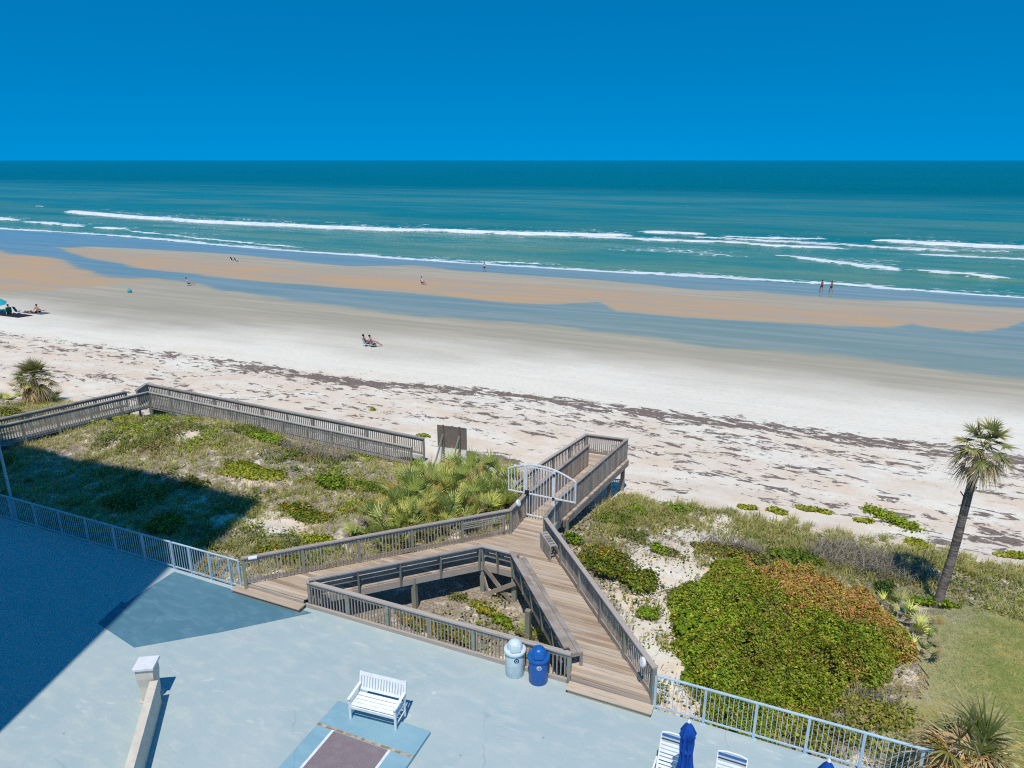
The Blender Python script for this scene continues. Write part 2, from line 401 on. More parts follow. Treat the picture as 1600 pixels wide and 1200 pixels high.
# ---------------------------------------------------------------- sky, sun
SUN_EL, SUN_AZ = R(65), R(6)          # SUN_AZ: how far right of the view direction shadows fall
w = bpy.data.worlds.new('World'); scene.world = w; w.use_nodes = True
n = w.node_tree.nodes; l = w.node_tree.links; n.clear()
sky = n.new('ShaderNodeTexSky'); sky.sky_type = 'NISHITA'; sky.sun_disc = False; sky.sun_elevation = SUN_EL
sky.sun_rotation = math.atan2(-math.sin(SUN_AZ), -math.cos(SUN_AZ))   # sun stands behind the camera
sky.altitude = 0; sky.air_density = 1.0; sky.dust_density = 0.0; sky.ozone_density = 4.0
tc = n.new('ShaderNodeTexCoord'); ad = n.new('ShaderNodeVectorMath'); ad.operation = 'ADD'; ad.inputs[1].default_value = (0, 0, .27)
nm = n.new('ShaderNodeVectorMath'); nm.operation = 'NORMALIZE'
l.new(tc.outputs['Generated'], ad.inputs[0]); l.new(ad.outputs[0], nm.inputs[0]); l.new(nm.outputs[0], sky.inputs['Vector'])
hs = n.new('ShaderNodeHueSaturation'); hs.inputs['Hue'].default_value = .492; hs.inputs['Saturation'].default_value = 1.75; hs.inputs['Value'].default_value = 1.0
bg = n.new('ShaderNodeBackground'); bg.inputs['Strength'].default_value = .136; ow = n.new('ShaderNodeOutputWorld')
l.new(sky.outputs[0], hs.inputs['Color']); l.new(hs.outputs[0], bg.inputs['Color']); l.new(bg.outputs[0], ow.inputs['Surface'])
sd = bpy.data.lights.new('sun', 'SUN'); sd.energy = 3.7; sd.angle = R(.53); sd.color = (1.0, .95, .87)
so = bpy.data.objects.new('sun', sd); col.objects.link(so)
dirv = Vector((math.sin(SUN_AZ)*math.cos(SUN_EL), math.cos(SUN_AZ)*math.cos(SUN_EL), -math.sin(SUN_EL)))
so.rotation_euler = dirv.to_track_quat('-Z', 'Y').to_euler(); so.location = (-10, -40, 60)
vs = scene.view_settings; vs.view_transform = 'Standard'; vs.look = 'None'; vs.exposure = 0; vs.gamma = 1
scene.cycles.use_denoising = False; scene.cycles.filter_width = 1.15; scene.cycles.sample_clamp_indirect = 6; scene.cycles.max_bounces = 6

# ---------------------------------------------------------------- the sand: one sheet from the seawall to under the water
def edge(pts, onsea=False):
    """a traced beach edge as (t, s) in the shore frame"""
    a = [P(x, y, SEA) if onsea else G(x, y) for x, y in pts]
    q = sorted([(st(p.x, p.y)[1], st(p.x, p.y)[0]) for p in a]); q = np.array(q); return q[:, 0], q[:, 1]
E_bar_top = edge([(90, 387), (145, 385), (250, 390), (350, 397), (450, 405), (500, 412), (550, 416), (640, 415), (700, 422), (800, 430), (900, 435), (1015, 445), (1100, 452), (1175, 455), (1250, 462), (1300, 466), (1375, 470), (1450, 471), (1550, 480), (1600, 482)])
E_bar_low = edge([(90, 387.5), (110, 395), (140, 405), (180, 410), (220, 420), (300, 429), (350, 434), (400, 439), (500, 446), (600, 455), (700, 464), (800, 474), (875, 475), (935, 472), (965, 485), (1015, 490), (1100, 497), (1200, 502), (1300, 509), (1400, 510), (1425, 506), (1450, 512), (1520, 521), (1575, 514), (1600, 502)])
E_run_low = edge([(0, 390), (30, 395), (65, 402), (110, 410), (150, 429), (240, 434), (280, 437), (320, 443), (345, 455), (390, 462), (450, 470), (500, 477), (550, 485), (650, 495), (800, 503), (875, 510), (1000, 525), (1100, 537), (1200, 542), (1300, 552), (1400, 565), (1500, 575), (1600, 585)])
E_dry = edge([(0, 472), (100, 490), (250, 508), (400, 522), (550, 535), (800, 556), (1000, 575), (1250, 597), (1600, 630)])
E_org = edge([(0, 457), (60, 453), (130, 448), (200, 442), (260, 438), (330, 444)])
def tri(v, a, b, c, d): return sst(a, b, v)*(1-sst(c, d, v))
tg = np.concatenate([-58-np.geomspace(1, 230, 110)[::-1], np.arange(-58, 58, .42), 58+np.geomspace(1, 110, 50)])
sg = np.concatenate([np.arange(6, 46, .4), np.arange(46, 141, .6)])
SS, TT = np.meshgrid(sg, tg, indexing='ij'); XX, YY = xy(SS, TT); ZZ = ground_z(XX, YY)
wig = 3.4*(fbm(TT*.06, SS*.12, 41)-.5)+.9*(fbm(TT*.3, SS*.5, 43)-.5)
def E_at(e, T): return np.interp(T, e[0], e[1])
bt, bl, rl, dr = (E_at(e, TT) for e in (E_bar_top, E_bar_low, E_run_low, E_dry))
s_w = SS+wig
soft = 1.3
film = np.maximum(sst(bt-soft, bt+soft, s_w), sst(rl-2.2, rl+1.6, s_w+.8*wig)*(1-sst(bl-soft, bl+soft, s_w)))
film = np.where(TT < E_bar_top[0][0], sst(rl-soft, rl+soft, s_w), film)
bar = sst(bl-soft, bl+soft, s_w)*(1-sst(bt-soft, bt+soft, s_w)); bar = np.where(TT < E_bar_top[0][0], 0, bar)
wid = np.maximum(bt-bl, .1)
orange = bar*(1-sst(.35, .8, (s_w-bl)/wid+.5*(fbm(TT*.05, SS*.3, 51)-.5)))*.95
orl = np.where(TT > E_org[0][-1], 1e3, E_at(E_org, TT))
orange = np.maximum(orange, sst(orl-1.5, orl+1.5, s_w)*(1-film)*(TT < E_org[0][-1])*(s_w < rl+1))
wet = sst(dr-7, dr+7, SS+2.5*wig)
W = np.zeros_like(SS)
def band(pts, wd, amp):
    global W
    e = edge(pts); c = E_at(e, TT)
    W = np.maximum(W, amp*np.exp(-((SS-c)/wd)**2))
band([(0, 520), (100, 533), (200, 546), (300, 556), (400, 570), (500, 590), (600, 602), (700, 608), (800, 618), (900, 632), (1000, 645), (1100, 656), (1200, 668), (1300, 682), (1450, 703), (1600, 722)], 1.8, .84)
band([(0, 540), (200, 556), (400, 580), (800, 640), (1100, 680), (1350, 712), (1600, 775)], 2.6, .55)
band([(0, 575), (300, 595), (500, 620), (800, 670), (1100, 715), (1350, 770), (1600, 830)], 3.5, .42)
def blob(px, py, rt, rs, amp, which='W'):
    p = G(px, py); s0, t0 = st(p.x, p.y); return amp*np.exp(-((SS-s0)/rs)**2-((TT-t0)/rt)**2)
for b in [(165, 590, 3.5, 1.2, .8), (400, 577, 5, .9, .8), (470, 582, 4, .8, .7), (770, 718, 2.6, 1.3, 1.0), (700, 700, 2.2, .8, .7), (940, 662, 4, .9, .8), (1330, 690, 5, 1.0, .8), (1560, 840, 2.2, 1.2, .9), (1540, 800, 2.5, .8, .7),
          (490, 640, 2, .6, .7), (560, 637, 1.6, .5, .7), (1215, 765, 1.8, .5, .7), (1290, 785, 1.5, .5, .6), (1130, 700, 3, .6, .6), (770, 650, 3, .7, .7), (1540, 735, 4, .8, .8), (1450, 705, 4, .7, .8), (370, 640, 2, .6, .6), (90, 545, 4, .8, .7)]:
    W = np.maximum(W, blob(*b))
W = np.maximum(W, (.17+.31*sst(.42, .62, fbm(TT*.16, SS*.35, 47)))*sst(27, 31, SS)*(1-sst(44, 50, SS))); W *= (1-sst(dr-12, dr-6, SS))*sst(26, 31, SS)
s_veg = 30+1.6*(fbm(TT*.15, SS*.05, 61)-.5)*2
litter = (1-sst(s_veg-2.5, s_veg+.5, SS))*.62
for b in [(245, 655, 1.4, .8, .5), (300, 680, 1.3, .5, .6), (440, 820, 1.5, .8, .7), (395, 750, 1.2, .6, .5), (350, 815, 1.5, .6, .5), (1090, 830, 2.2, 1.3, .75), (1040, 900, 1.4, 1.2, .75), (1010, 990, 1.2, 2.0, .8), (1060, 880, 1.3, 2.0, .7), (1060, 1040, 1.2, 1.6, .7), (960, 835, .9, .6, .4), (560, 700, 1.8, .5, .4)]:
    litter = litter-.6*blob(*b)
litter = np.clip(litter, 0, 1)
ns, nt = SS.shape
idx = np.arange(ns*nt).reshape(ns, nt)
quads = np.stack([idx[:-1, :-1], idx[:-1, 1:], idx[1:, 1:], idx[1:, :-1]], -1).reshape(-1, 4)
beach = npmesh('beach', np.stack([XX, YY, ZZ], -1).reshape(-1, 3), [(4, quads[:, ::-1].copy())], None, M['sand'], smooth=True,
               attrs=dict(upper=sst(40, 47, SS+3*wig).ravel(), wet=wet.ravel(), film=film.ravel(), orange=orange.ravel(), wrack=np.clip(W, 0, 1).ravel(), litter=litter.ravel()))
tag(beach, 'pale sand beach with a dark wrack line, wet runnel and tan sandbar', 'beach', kind='structure')
mb = MB(); mb.prism([xy(-400, -500), xy(-400, 400), xy(10, 400), xy(10, -500)], -1.6, -1.3)
tag(mb.build('ground', M['curb']), 'level ground behind the pool deck', 'ground', kind='structure')

# ---------------------------------------------------------------- the sea
tg = np.concatenate([-260-np.geomspace(5, 50000, 40)[::-1], np.arange(-260, 118, 1.3), 118+np.geomspace(5, 50000, 40)])
sg = np.concatenate([np.arange(119.5, 215, .55), 215+np.geomspace(.7, 60000, 170)])
SS, TT = np.meshgrid(sg, tg, indexing='ij'); SB = SS+bend(TT)*(SS < 400); XX, YY = xy(SB, TT)
foam = np.zeros_like(SS); lace = np.zeros_like(SS); hz = np.zeros_like(SS)
def foamline(pts, wd, amp=1.0, h=.0, back=.5):
    e = edge(pts, True); c = E_at(e, TT)+1.6*(fbm(TT*.09, 0*TT, int(pts[0][0])+3)-.5)+.9*(fbm(TT*.5, 0*TT, int(pts[0][0])+9)-.5)
    m = sst(e[0][0]-4, e[0][0]+5, TT)*(1-sst(e[0][-1]-5, e[0][-1]+4, TT))
    wv = wd*(.3+1.3*fbm(TT*.06, 0*TT+2.5, int(pts[0][0])))*(.7+.6*fbm(TT*.35, 0*TT+5.5, int(pts[0][0])))
    wv = .66*wv*(.25+.75*m)+.05; d = SB-c
    g = np.where(d < 0, np.exp(-(d/(wv*back))**2), np.exp(-(d/wv)**2))
    foam[...] = np.maximum(foam, g*m*amp)
    lace[...] = np.maximum(lace, .62*amp*m*np.where(d < 0, np.exp(-(d/(wv*1.3))**2), np.exp(-(d/(wv*4.2))**2)))
    hz[...] = np.maximum(hz, h*m*np.where(d < 0, np.exp(-(d/.9)**2), np.exp(-(d/4.5)**2)))
foamline([(-40, 355), (0, 358), (100, 363), (200, 370), (300, 379), (400, 389), (500, 395), (600, 402), (700, 409), (800, 416.5), (900, 422), (1000, 427.5), (1100, 432), (1200, 437.5), (1300, 444), (1400, 452), (1500, 459), (1600, 467), (1660, 471)], 2.3, .85, .06, .6)
foamline([(103, 331), (200, 339), (300, 346), (400, 351), (500, 355.5), (600, 360), (700, 362), (800, 366), (900, 368), (985, 370)], 7.2, 1.0, .6, .55)
foamline([(995, 363), (1050, 365), (1110, 368)], 6.0, .9, .4)
foamline([(900, 370), (980, 373.5), (1050, 376), (1140, 379), (1200, 384), (1330, 390)], 4.2, .8, .2)
foamline([(1110, 370), (1200, 372), (1290, 374)], 4.5, .62, .2)
foamline([(1368, 376), (1450, 381), (1530, 385), (1600, 388), (1660, 391)], 7.5, .95, .5)
foamline([(1425, 397), (1500, 401), (1600, 405), (1660, 408)], 3.6, .95, .15)
foamline([(1215, 400), (1290, 409), (1350, 417), (1424, 423)], 3.2, .95, .2)
foamline([(1418, 423), (1500, 430), (1592, 438)], 3.6, .95, .3)
foamline([(-40, 340), (0, 343), (28, 346)], 4.5, .8, .3); foamline([(38, 347), (80, 350), (130, 355)], 4.5, .85, .3); foamline([(143, 356), (170, 358), (202, 360)], 4.2, .85, .3)
foamline([(202, 361), (260, 367), (330, 374), (400, 381), (470, 388)], 2.2, .6, .08); foamline([(640, 404), (720, 408), (800, 411), (880, 415)], 1.8, .55, .05); foamline([(1080, 371), (1180, 376), (1290, 381), (1400, 388), (1500, 393)], 4.0, .62, .15)
foamline([(35, 321), (70, 324)], 2.5, .5, .1); foamline([(104, 300), (112, 301)], 2.0, .7); foamline([(162, 303), (176, 304)], 2.0, .7); foamline([(1585, 331), (1600, 332)], 2.4, .7)
foamline([(995, 394), (1015, 395)], 1.8, .8)
for (px, py, rt, rs, amp) in [(1060, 392, 12, 5, .8), (1120, 399, 10, 3, .7), (960, 391, 8, 3, .45), (1300, 381, 34, 5, .75), (1180, 377, 18, 4, .7), (900, 371, 20, 3, .6), (1500, 390, 20, 5, .7), (250, 362, 40, 2.5, .5), (700, 366, 40, 3, .5), (300, 355, 30, 3, .45), (1320, 406, 14, 4, .5), (1495, 352, 6, 2, .5)]:
    p = P(px, py, SEA); s0, t0 = st(p.x, p.y); lace = np.maximum(lace, amp*np.exp(-((SB-s0)/rs)**2-((TT-t0)/rt)**2))
fall = np.clip(1-(SS-119.5)/600, 0, 1)
ZZ = SEA+hz+fall*(.55*(fbm(TT*.035, SS*.13, 71)-.5)*sst(124, 150, SS)+.10*(fbm(TT*.12, SS*.5, 73)-.5)*sst(122, 130, SS))
e1 = edge([(0, 291), (300, 297), (560, 304), (800, 306), (1000, 310), (1600, 326)], True)
mid = 1-sst(-60, 190, SB-E_at(e1, TT)-60*(fbm(TT*.01, SS*.01, 5)-.5))
near = 1-sst(-12, 20, SB-E_at(edge([(0, 340), (400, 356), (800, 372), (1600, 398)], True), TT))
ns, nt = SS.shape; idx = np.arange(ns*nt).reshape(ns, nt)
quads = np.stack([idx[:-1, :-1], idx[1:, :-1], idx[1:, 1:], idx[:-1, 1:]], -1).reshape(-1, 4)
sea = npmesh('sea', np.stack([XX, YY, ZZ], -1).reshape(-1, 3), [(4, quads[:, ::-1].copy())], None, M['sea'], smooth=True,
             attrs=dict(foam=foam.ravel(), lace=lace.ravel(), near=near.ravel(), mid=mid.ravel()))
tag(sea, 'teal ocean with white breakers rolling onto the beach', 'sea', kind='structure')

# ---------------------------------------------------------------- pool deck
S0 = 15.28                                   # seawall line in the shore frame
def W2(s, t, z=0): x, y = xy(s, t); return Vector((x, y, z))
def wt(x): # point on the seawall line for a given x
    t = (x-S0*ES[0])/ET[0]; return t
mb = MB(); mb.prism([xy(S0, -60), xy(-60, -60), xy(-60, 60), xy(S0, 60)][::-1], -1.9, 0)
tag(mb.build('pool_deck', M['concrete']), 'pale blue painted concrete pool deck', 'deck', kind='structure')
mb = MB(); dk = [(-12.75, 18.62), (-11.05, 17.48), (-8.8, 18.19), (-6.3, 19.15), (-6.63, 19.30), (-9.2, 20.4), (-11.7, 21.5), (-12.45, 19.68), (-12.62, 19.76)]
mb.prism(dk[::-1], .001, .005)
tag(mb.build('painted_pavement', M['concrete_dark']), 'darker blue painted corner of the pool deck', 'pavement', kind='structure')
# shuffleboard slab
o = empty('shuffleboard_court', (-3.7, 13.6, 0), 'raised blue slab with mauve shuffleboard lane in front of white bench', 'court')
A_, B_ = Vector((-4.56, 15.25, 0)), Vector((-2.02, 14.2, 0)); e1_ = (B_-A_).normalized(); e2_ = Vector((-e1_.y, e1_.x, 0))
def sl(a, b): q = A_+e1_*a-e2_*b; return (q.x, q.y)
WID = (B_-A_).length
mb = MB(); mb.prism([sl(0, 0), sl(0, 9), sl(WID, 9), sl(WID, 0)], .0, .095); mb.build('slab', M['slab_blue'], o, bevel=.012)
mb = MB(); mb.prism([sl(0, .83), sl(0, .90), sl(WID, .90), sl(WID, .83)], .09, .099); mb.build('seam', M['seam'], o)
a0 = .50; a1 = WID-.62
mb = MB(); mb.prism([sl(a0, .92), sl(a0, 9), sl(a1, 9), sl(a1, .92)], .09, .0985); mb.build('lane', M['court'], o)
for a in (a0, a1):
    mb = MB(); mb.prism([sl(a-.035, .90), sl(a-.035, 9), sl(a+.035, 9), sl(a+.035, .90)], .09, .1025); mb.build('boundary_line', M['court_line'], o)

# low wall with capped pier
o = empty('garden_wall', (-9.4, 15.2, 0), 'cream low wall ending in a square pier with white cap', 'wall')
pc = Vector((-9.55, 15.47, 0)); wd = Vector((-8.55, 12.4, 0))-Vector((-9.3, 15.05, 0)); wd.normalize(); wang = math.atan2(wd.y, wd.x)
rotp = math.atan2(.06, .48)
mb = MB(); Mr = Matrix.Rotation(rotp, 4, 'Z')
def ring(hw, z): return [(pc+(Mr @ Vector((a*hw, b*hw, 0)))+Vector((0, 0, z))) for a, b in ((-1, -1), (1, -1), (1, 1), (-1, 1))]
prof = [(.235, 0), (.235, .05), (.185, .05), (.185, .35), (.19, .5), (.205, .65), (.215, .75), (.215, 1.03)]
vs_ = []; fs_ = []
for hw, z in prof: vs_ += ring(hw, z)
for i in range(len(prof)-1):
    for k in range(4): fs_.append((i*4+k, i*4+(k+1) % 4, i*4+4+(k+1) % 4, i*4+4+k))
mb.add(vs_, fs_+[(3, 2, 1, 0), tuple(range(len(vs_)-4, len(vs_)))]); mb.build('pier', M['cream'], o)
mb = MB(); mb.box(pc+Vector((0, 0, 1.07)), (.52, .52, .08), rotp); mb.build('cap', M['white_cap'], o, bevel=.012)
mb = MB(); p0 = Vector((-9.28, 15.22, 0)); p1 = p0+wd*9
mb.beam(p0+Vector((0, 0, .37)), p1+Vector((0, 0, .37)), .20, .74); mb.build('wall_body', M['cream'], o)

# ---------------------------------------------------------------- the tower behind the camera whose shadow lies on the deck
tw = empty('apartment_tower', (-30, -5, 0), 'tall pale apartment tower standing beside the pool deck', 'building')
yc = 8.0; c0 = np.array([-12.15-math.tan(SUN_AZ)*(20-yc), yc]); th = (28.9-yc)*math.tan(SUN_EL)/math.cos(SUN_AZ)-1.03
c1 = c0-ET*30; c2 = c1-ES*18; c3 = c0-ES*18
mb = MB(); mb.prism([tuple(c) for c in (c0, c1, c2, c3)], 0, th-.8); mb.build('wall', M['tower'], tw)
q0, q1, q2, q3 = c0-ES*.05-ET*.05, c1+ET*.05-ES*.05, c2+ES*.05+ET*.05, c3+ES*.05-ET*.05
mb = MB(); mb.prism([tuple(c) for c in (q0, q1, q2, q3)], th-.8, th); mb.build('roof', M['tower'], tw)
for k in range(13):
    for q in range(6):
        c = c0-ET*(2.5+q*4.8)+ES*.02; mb = MB(); mb.box((c[0], c[1], 2.1+k*3.2), (2.4, .08, 1.5), ANG); mb.build('window', M['glass'], tw)

# ---------------------------------------------------------------- metal pool fences
def fence(a, b, posts, label, name='metal_fence'):
    a = Vector(a); b = Vector(b); o = empty(name, a, label, 'fence', 'metal fences along the seawall'); d = (b-a).normalized()
    mb = MB(); mb.beam(a+Vector((0, 0, 1.07)), b+Vector((0, 0, 1.07)), .06, .05); mb.build('top_rail', M['fence_metal'], o, bevel=.012)
    mb = MB(); mb.beam(a+Vector((0, 0, .12)), b+Vector((0, 0, .12)), .035, .04); mb.build('bottom_rail', M['fence_metal'], o)
    ts = posts
    for t in ts:
        mb = MB(); p = a.lerp(b, t); mb.box(p+Vector((0, 0, .522)), (.065, .065, 1.044), ANG); mb.box(p+Vector((0, 0, .006)), (.13, .13, .012), ANG); mb.build('post', M['fence_metal'], o)
    mb = MB(); L = (b-a).length; k = max(1, int(L/.112))
    for i in range(1, k):
        p = a+d*(L*i/k)
        if min(abs((L*i/k)-t*L) for t in ts) > .05: mb.box(p+Vector((0, 0, .592)), (.016, .016, .905), ANG)
    mb.build('picket_panel', M['fence_metal'], o)
    return o
def sw(t, ds=0.0, z=0.0): x, y = xy(S0+ds, t); return (x, y, z)
tA, tB, tC = -41.0, wt(-11.72)+.0, wt(-8.95)
fence(sw(tA, -.07), sw(tB, -.07), [i/15 for i in range(1, 16)], 'long shaded blue grey fence beside the dark dune')
fence(sw(tB+.05, -.07), sw(tC, -.07), [.26, .56, .86, 1.0], 'short sunlit pale fence meeting the wooden boardwalk at the step')
fence(sw(wt(3.70), -.02), sw(wt(9.4), -.02), [0, .20, .395, .585, .775, .965], 'blue grey fence behind the loungers below the green thicket')

# ---------------------------------------------------------------- wooden boardwalk
ZD = .30
def clip(poly, nx, ny, d):          # keep the side n.p <= d
    out = []
    for i in range(len(poly)):
        a = poly[i]; b = poly[(i+1) % len(poly)]; da = nx*a[0]+ny*a[1]-d; db = nx*b[0]+ny*b[1]-d
        if da <= 0: out.append(a)
        if (da < 0 < db) or (db < 0 < da):
            t = da/(da-db); out.append((a[0]+(b[0]-a[0])*t, a[1]+(b[1]-a[1])*t))
    return out
def planks(mb, poly, ang, w, zf, th=.038, gap=.009):
    nx, ny = -math.sin(ang), math.cos(ang); ds = [nx*p[0]+ny*p[1] for p in poly]; d = min(ds)-.03
    while d < max(ds):
        q = clip(clip(poly, nx, ny, d+w-gap), -nx, -ny, -d)
        d += w
        if len(q) >= 3:
            n_ = len(q); jit = random.uniform(-.003, .003)
            vs_ = [Vector((p[0], p[1], zf(p)-th)) for p in q]+[Vector((p[0], p[1], zf(p)+jit)) for p in q]
            ar = sum(q[i][0]*q[(i+1) % n_][1]-q[(i+1) % n_][0]*q[i][1] for i in range(n_))
            if abs(ar) < 1e-3: continue
            mb.add(vs_, [tuple(reversed(range(n_))), tuple(range(n_, 2*n_))]+[(i, (i+1) % n_, n_+(i+1) % n_, n_+i) for i in range(n_)])
def railing(parent, pts, h=1.0, name='railing', spacing=1.7, cap=(.15, .045), wood_=None, post_w=.10, bal=.115, bw=.032, board=True, foot=.0, skip_ends=(False, False), kick=True, posts=True):
    """pts: base points (x,y,z) along the deck edge. part 'railing' with sub-parts post and baluster_panel"""
    wood_ = wood_ or M['rail_wood']; pts = [Vector(p) for p in pts]
    mb = MB()
    for q_, (a, b) in enumerate(zip(pts[:-1], pts[1:])):
        dz = Vector((0, 0, .0035*(q_ % 2)))
        mb.beam(a+Vector((0, 0, h-.022))+dz, b+Vector((0, 0, h-.022))+dz, cap[0], cap[1], ext=.04)
        mb.beam(a+Vector((0, 0, h-.115))-dz, b+Vector((0, 0, h-.115))-dz, .04, .135)
        if kick: mb.beam(a+Vector((0, 0, .115))+dz, b+Vector((0, 0, .115))+dz, .042, .135)
    rp = mb.build(name, wood_, parent)
    bm_ = MB(); done = []
    for si, (a, b) in enumerate(zip(pts[:-1], pts[1:])):
        L = (b-a).length; k = max(1, round(L/spacing)); nb = max(1, int(L/bal)); ang = math.atan2((b-a).y, (b-a).x)
        d = (b-a).normalized(); sd_ = Vector((d.y, -d.x, 0)).normalized()
        for i in range(k+1):
            p = a.lerp(b, i/k)
            if (i == 0 and skip_ends[0] and si == 0) or (i == k and skip_ends[1] and si == len(pts)-2): continue
            if all((p-q).length > .3 for q in done):
                done.append(p); pm = MB(); gz = min(float(ground_z(p.x, p.y)), 0)+.0 if foot is None else p.z-foot
                pm.box(Vector((p.x, p.y, (p.z+h-.046+gz-.1)/2)), (post_w, post_w, p.z+h-.046-gz+.1), ang); pm.build('post', M['post_wood'] if foot is not None or True else wood_, rp)
        for i in range(1, nb):
            p = a.lerp(b, i/nb)+sd_*.028; bm_.box(p+Vector((0, 0, h*.5)), (bw, bw, h-.1), ang)
    bm_.build('baluster_panel', wood_, rp)
    return rp

bw_o = empty('boardwalk', (-2, 21, ZD), 'weathered Y shaped wooden boardwalk from the pool deck down to the beach', 'boardwalk')
OA, OB, OG = (-8.75, 20.28), (-.06, 23.62), (.52, 24.92)        # outer edge of the one arm, up to the gate
IA, IB, IC, ID = (-6.42, 19.56), (-1.02, 21.62), (.08, 21.12), (1.56, 16.24)
RC, RF, RG = (1.20, 23.02), (3.63, 15.08), (1.66, 24.42)
mb = MB(); flat = lambda p: ZD
planks(mb, [(-9.02, 20.50), (-8.62, 20.36), (-3.03, 22.48), IB, IA, (-6.60, 19.45)], ANG, .142, flat)
planks(mb, [IC, (2.04, 20.29), RF, (3.66, 15.02), (1.58, 15.98), ID], ANG, .142, flat)
planks(mb, [(-3.03, 22.48), OB, OG, RG, RC, (2.04, 20.29), IC, IB], ANG, .142, flat)
mb.build('deck', M['deck_wood'], bw_o)
# rim boards and joists below the inner edges
mb = MB()
def v3(p, z): return Vector((p[0], p[1], z))
for a, b in ((IA, IB), (IB, IC), (IC, ID), (OA, OB), (OB, OG), (RC, RF), (RG, RC)):
    mb.beam(v3(a, ZD-.17), v3(b, ZD-.17), .05, .25)
for k in range(1, 9):
    a = v3(OA, .1).lerp(v3(OB, .1), k/9); b = v3(IA, .1).lerp(v3(IB, .1), k/9); mb.beam(a, b, .05, .2)
    a = v3(RC, .1).lerp(v3(RF, .1), k/9); b = v3(IC, .1).lerp(v3(ID, .1), k/9); mb.beam(a, b, .05, .2)
for a, b in (((-9.0, 20.46), (-6.62, 19.43)), ((1.60, 15.97), (3.64, 15.04))): mb.beam(v3(a, ZD-.13), v3(b, ZD-.13), .04, .18)
mb.build('rim_board', M['rail_wood'], bw_o)
# steps on to the pool deck
for a, b in (((-9.12, 20.50), (-6.58, 19.36)), ((1.55, 15.90), (3.66, 14.96))):
    mb = MB(); d = Vector((b[0]-a[0], b[1]-a[1], 0)).normalized(); f_ = Vector((d.y, -d.x, 0))
    c = (Vector((a[0], a[1], 0))+Vector((b[0], b[1], 0)))/2+f_*.10; L = math.hypot(b[0]-a[0], b[1]-a[1])
    mb.box(c+f_*.03+Vector((0, 0, .135)), (L, .34, .045), ANG); mb.box(c+f_*.02+Vector((0, 0, .055)), (L-.1, .28, .11), ANG)
    mb.build('step', M['deck_wood'], bw_o, bevel=.012)
r_outer = railing(bw_o, [v3(OA, ZD), v3(OB, ZD), v3(OG, ZD)], 1.0, foot=None)
r_right = railing(bw_o, [v3(RF, ZD), v3(RC, ZD)], 1.0, foot=None, bal=.105)
# curb and balustrade across the open end of the triangle
mb = MB(); mb.beam(Vector((-6.58, 19.5, .06)), Vector((1.50, 16.04, .06)), .09, .12); mb.build('curb_board', M['rail_wood'], bw_o)
r_front = railing(bw_o, [Vector((-6.42, 19.50, 0)), Vector((1.56, 16.09, 0))], .92, foot=.8, kick=False, spacing=1.55)
# bench backs around the inner edge: leaning posts, three boards, and the seat inside
def benchrail(a, b, inside, n_posts, seat=True):
    lift = benchrail.n*.0035; benchrail.n += 1; a = Vector((a[0], a[1], ZD+lift)); b = Vector((b[0], b[1], ZD+lift)); d = (b-a).normalized(); ins = Vector((inside[0], inside[1], 0)).normalized()
    mb = MB(); out = -ins
    mb.beam(a+out*.10+Vector((0, 0, .70)), b+out*.10+Vector((0, 0, .70)), .15, .045, ext=.03)
    mb.beam(a+out*.045+Vector((0, 0, .56)), b+out*.045+Vector((0, 0, .56)), .04, .14)
    mb.beam(a+out*.0+Vector((0, 0, .34)), b+out*.0+Vector((0, 0, .34)), .04, .14)
    rp = mb.build('bench_back', M['rail_wood'], bw_o)
    for i in range(n_posts):
        p = a.lerp(b, (i+.10)/(n_posts-1+.20) if n_posts > 1 else .5); pm = MB()
        pm.beam(p+out*.02+Vector((0, 0, -.25)), p+out*.11+Vector((0, 0, .672)), .05, .10, up=ins); pm.build('post', M['post_wood'], rp)
    if seat:
        sm = MB(); 
        for q in (.17, .325): sm.beam(a+ins*q+Vector((0, 0, .42)), b+ins*q+Vector((0, 0, .42)), .145, .042)
        sm.beam(a+ins*.39+Vector((0, 0, .345)), b+ins*.39+Vector((0, 0, .345)), .04, .10)
        for i in range(n_posts):
            p = a.lerp(b, (i+.03)/(n_posts-1+.06) if n_posts > 1 else .5)
            sm.beam(p+ins*.37, p+ins*.37+Vector((0, 0, .395)), .09, .09); sm.beam(p+ins*.05+Vector((0, 0, .36)), p+ins*.37+Vector((0, 0, .36)), .05, .08)
        sm.build('bench_seat', M['rail_wood'], bw_o)
benchrail.n = 0
nL = Vector((IB[0]-IA[0], IB[1]-IA[1], 0)).normalized()
benchrail(IA, IB, (-nL.y, nL.x), 5)
benchrail(IB, IC, (.41, .91), 3)
benchrail(IC, ID, (.957, .291), 6)
# posts and cross braces under the junction
for p in (IB, IC, (-3.3, 20.75), (-2.0, 22.8), (.5, 18.9), (1.45, 16.6), (2.4, 19.2), (-.2, 23.4), (-5.2, 21.6)):
    mb = MB(); g = float(ground_z(p[0], p[1])); mb.box((p[0], p[1]+.06, (ZD-.06+g-.2)/2), (.16, .16, ZD-.06-g+.2), ANG); mb.build('post', M['post_wood'], bw_o)
mb = MB()
mb.beam((IB[0]+.05, IB[1]-.06, .15), (IC[0]-.02, IC[1]-.06, -1.05), .045, .15); mb.beam((IB[0], IB[1]-.12, -.95), (IC[0], IC[1]-.12, -.15), .045, .15)
mb.beam((IB[0]-.1, IB[1]+.2, .1), (-.75, 21.35, -1.0), .045, .12)
mb.build('cross_brace', M['rail_wood'], bw_o)
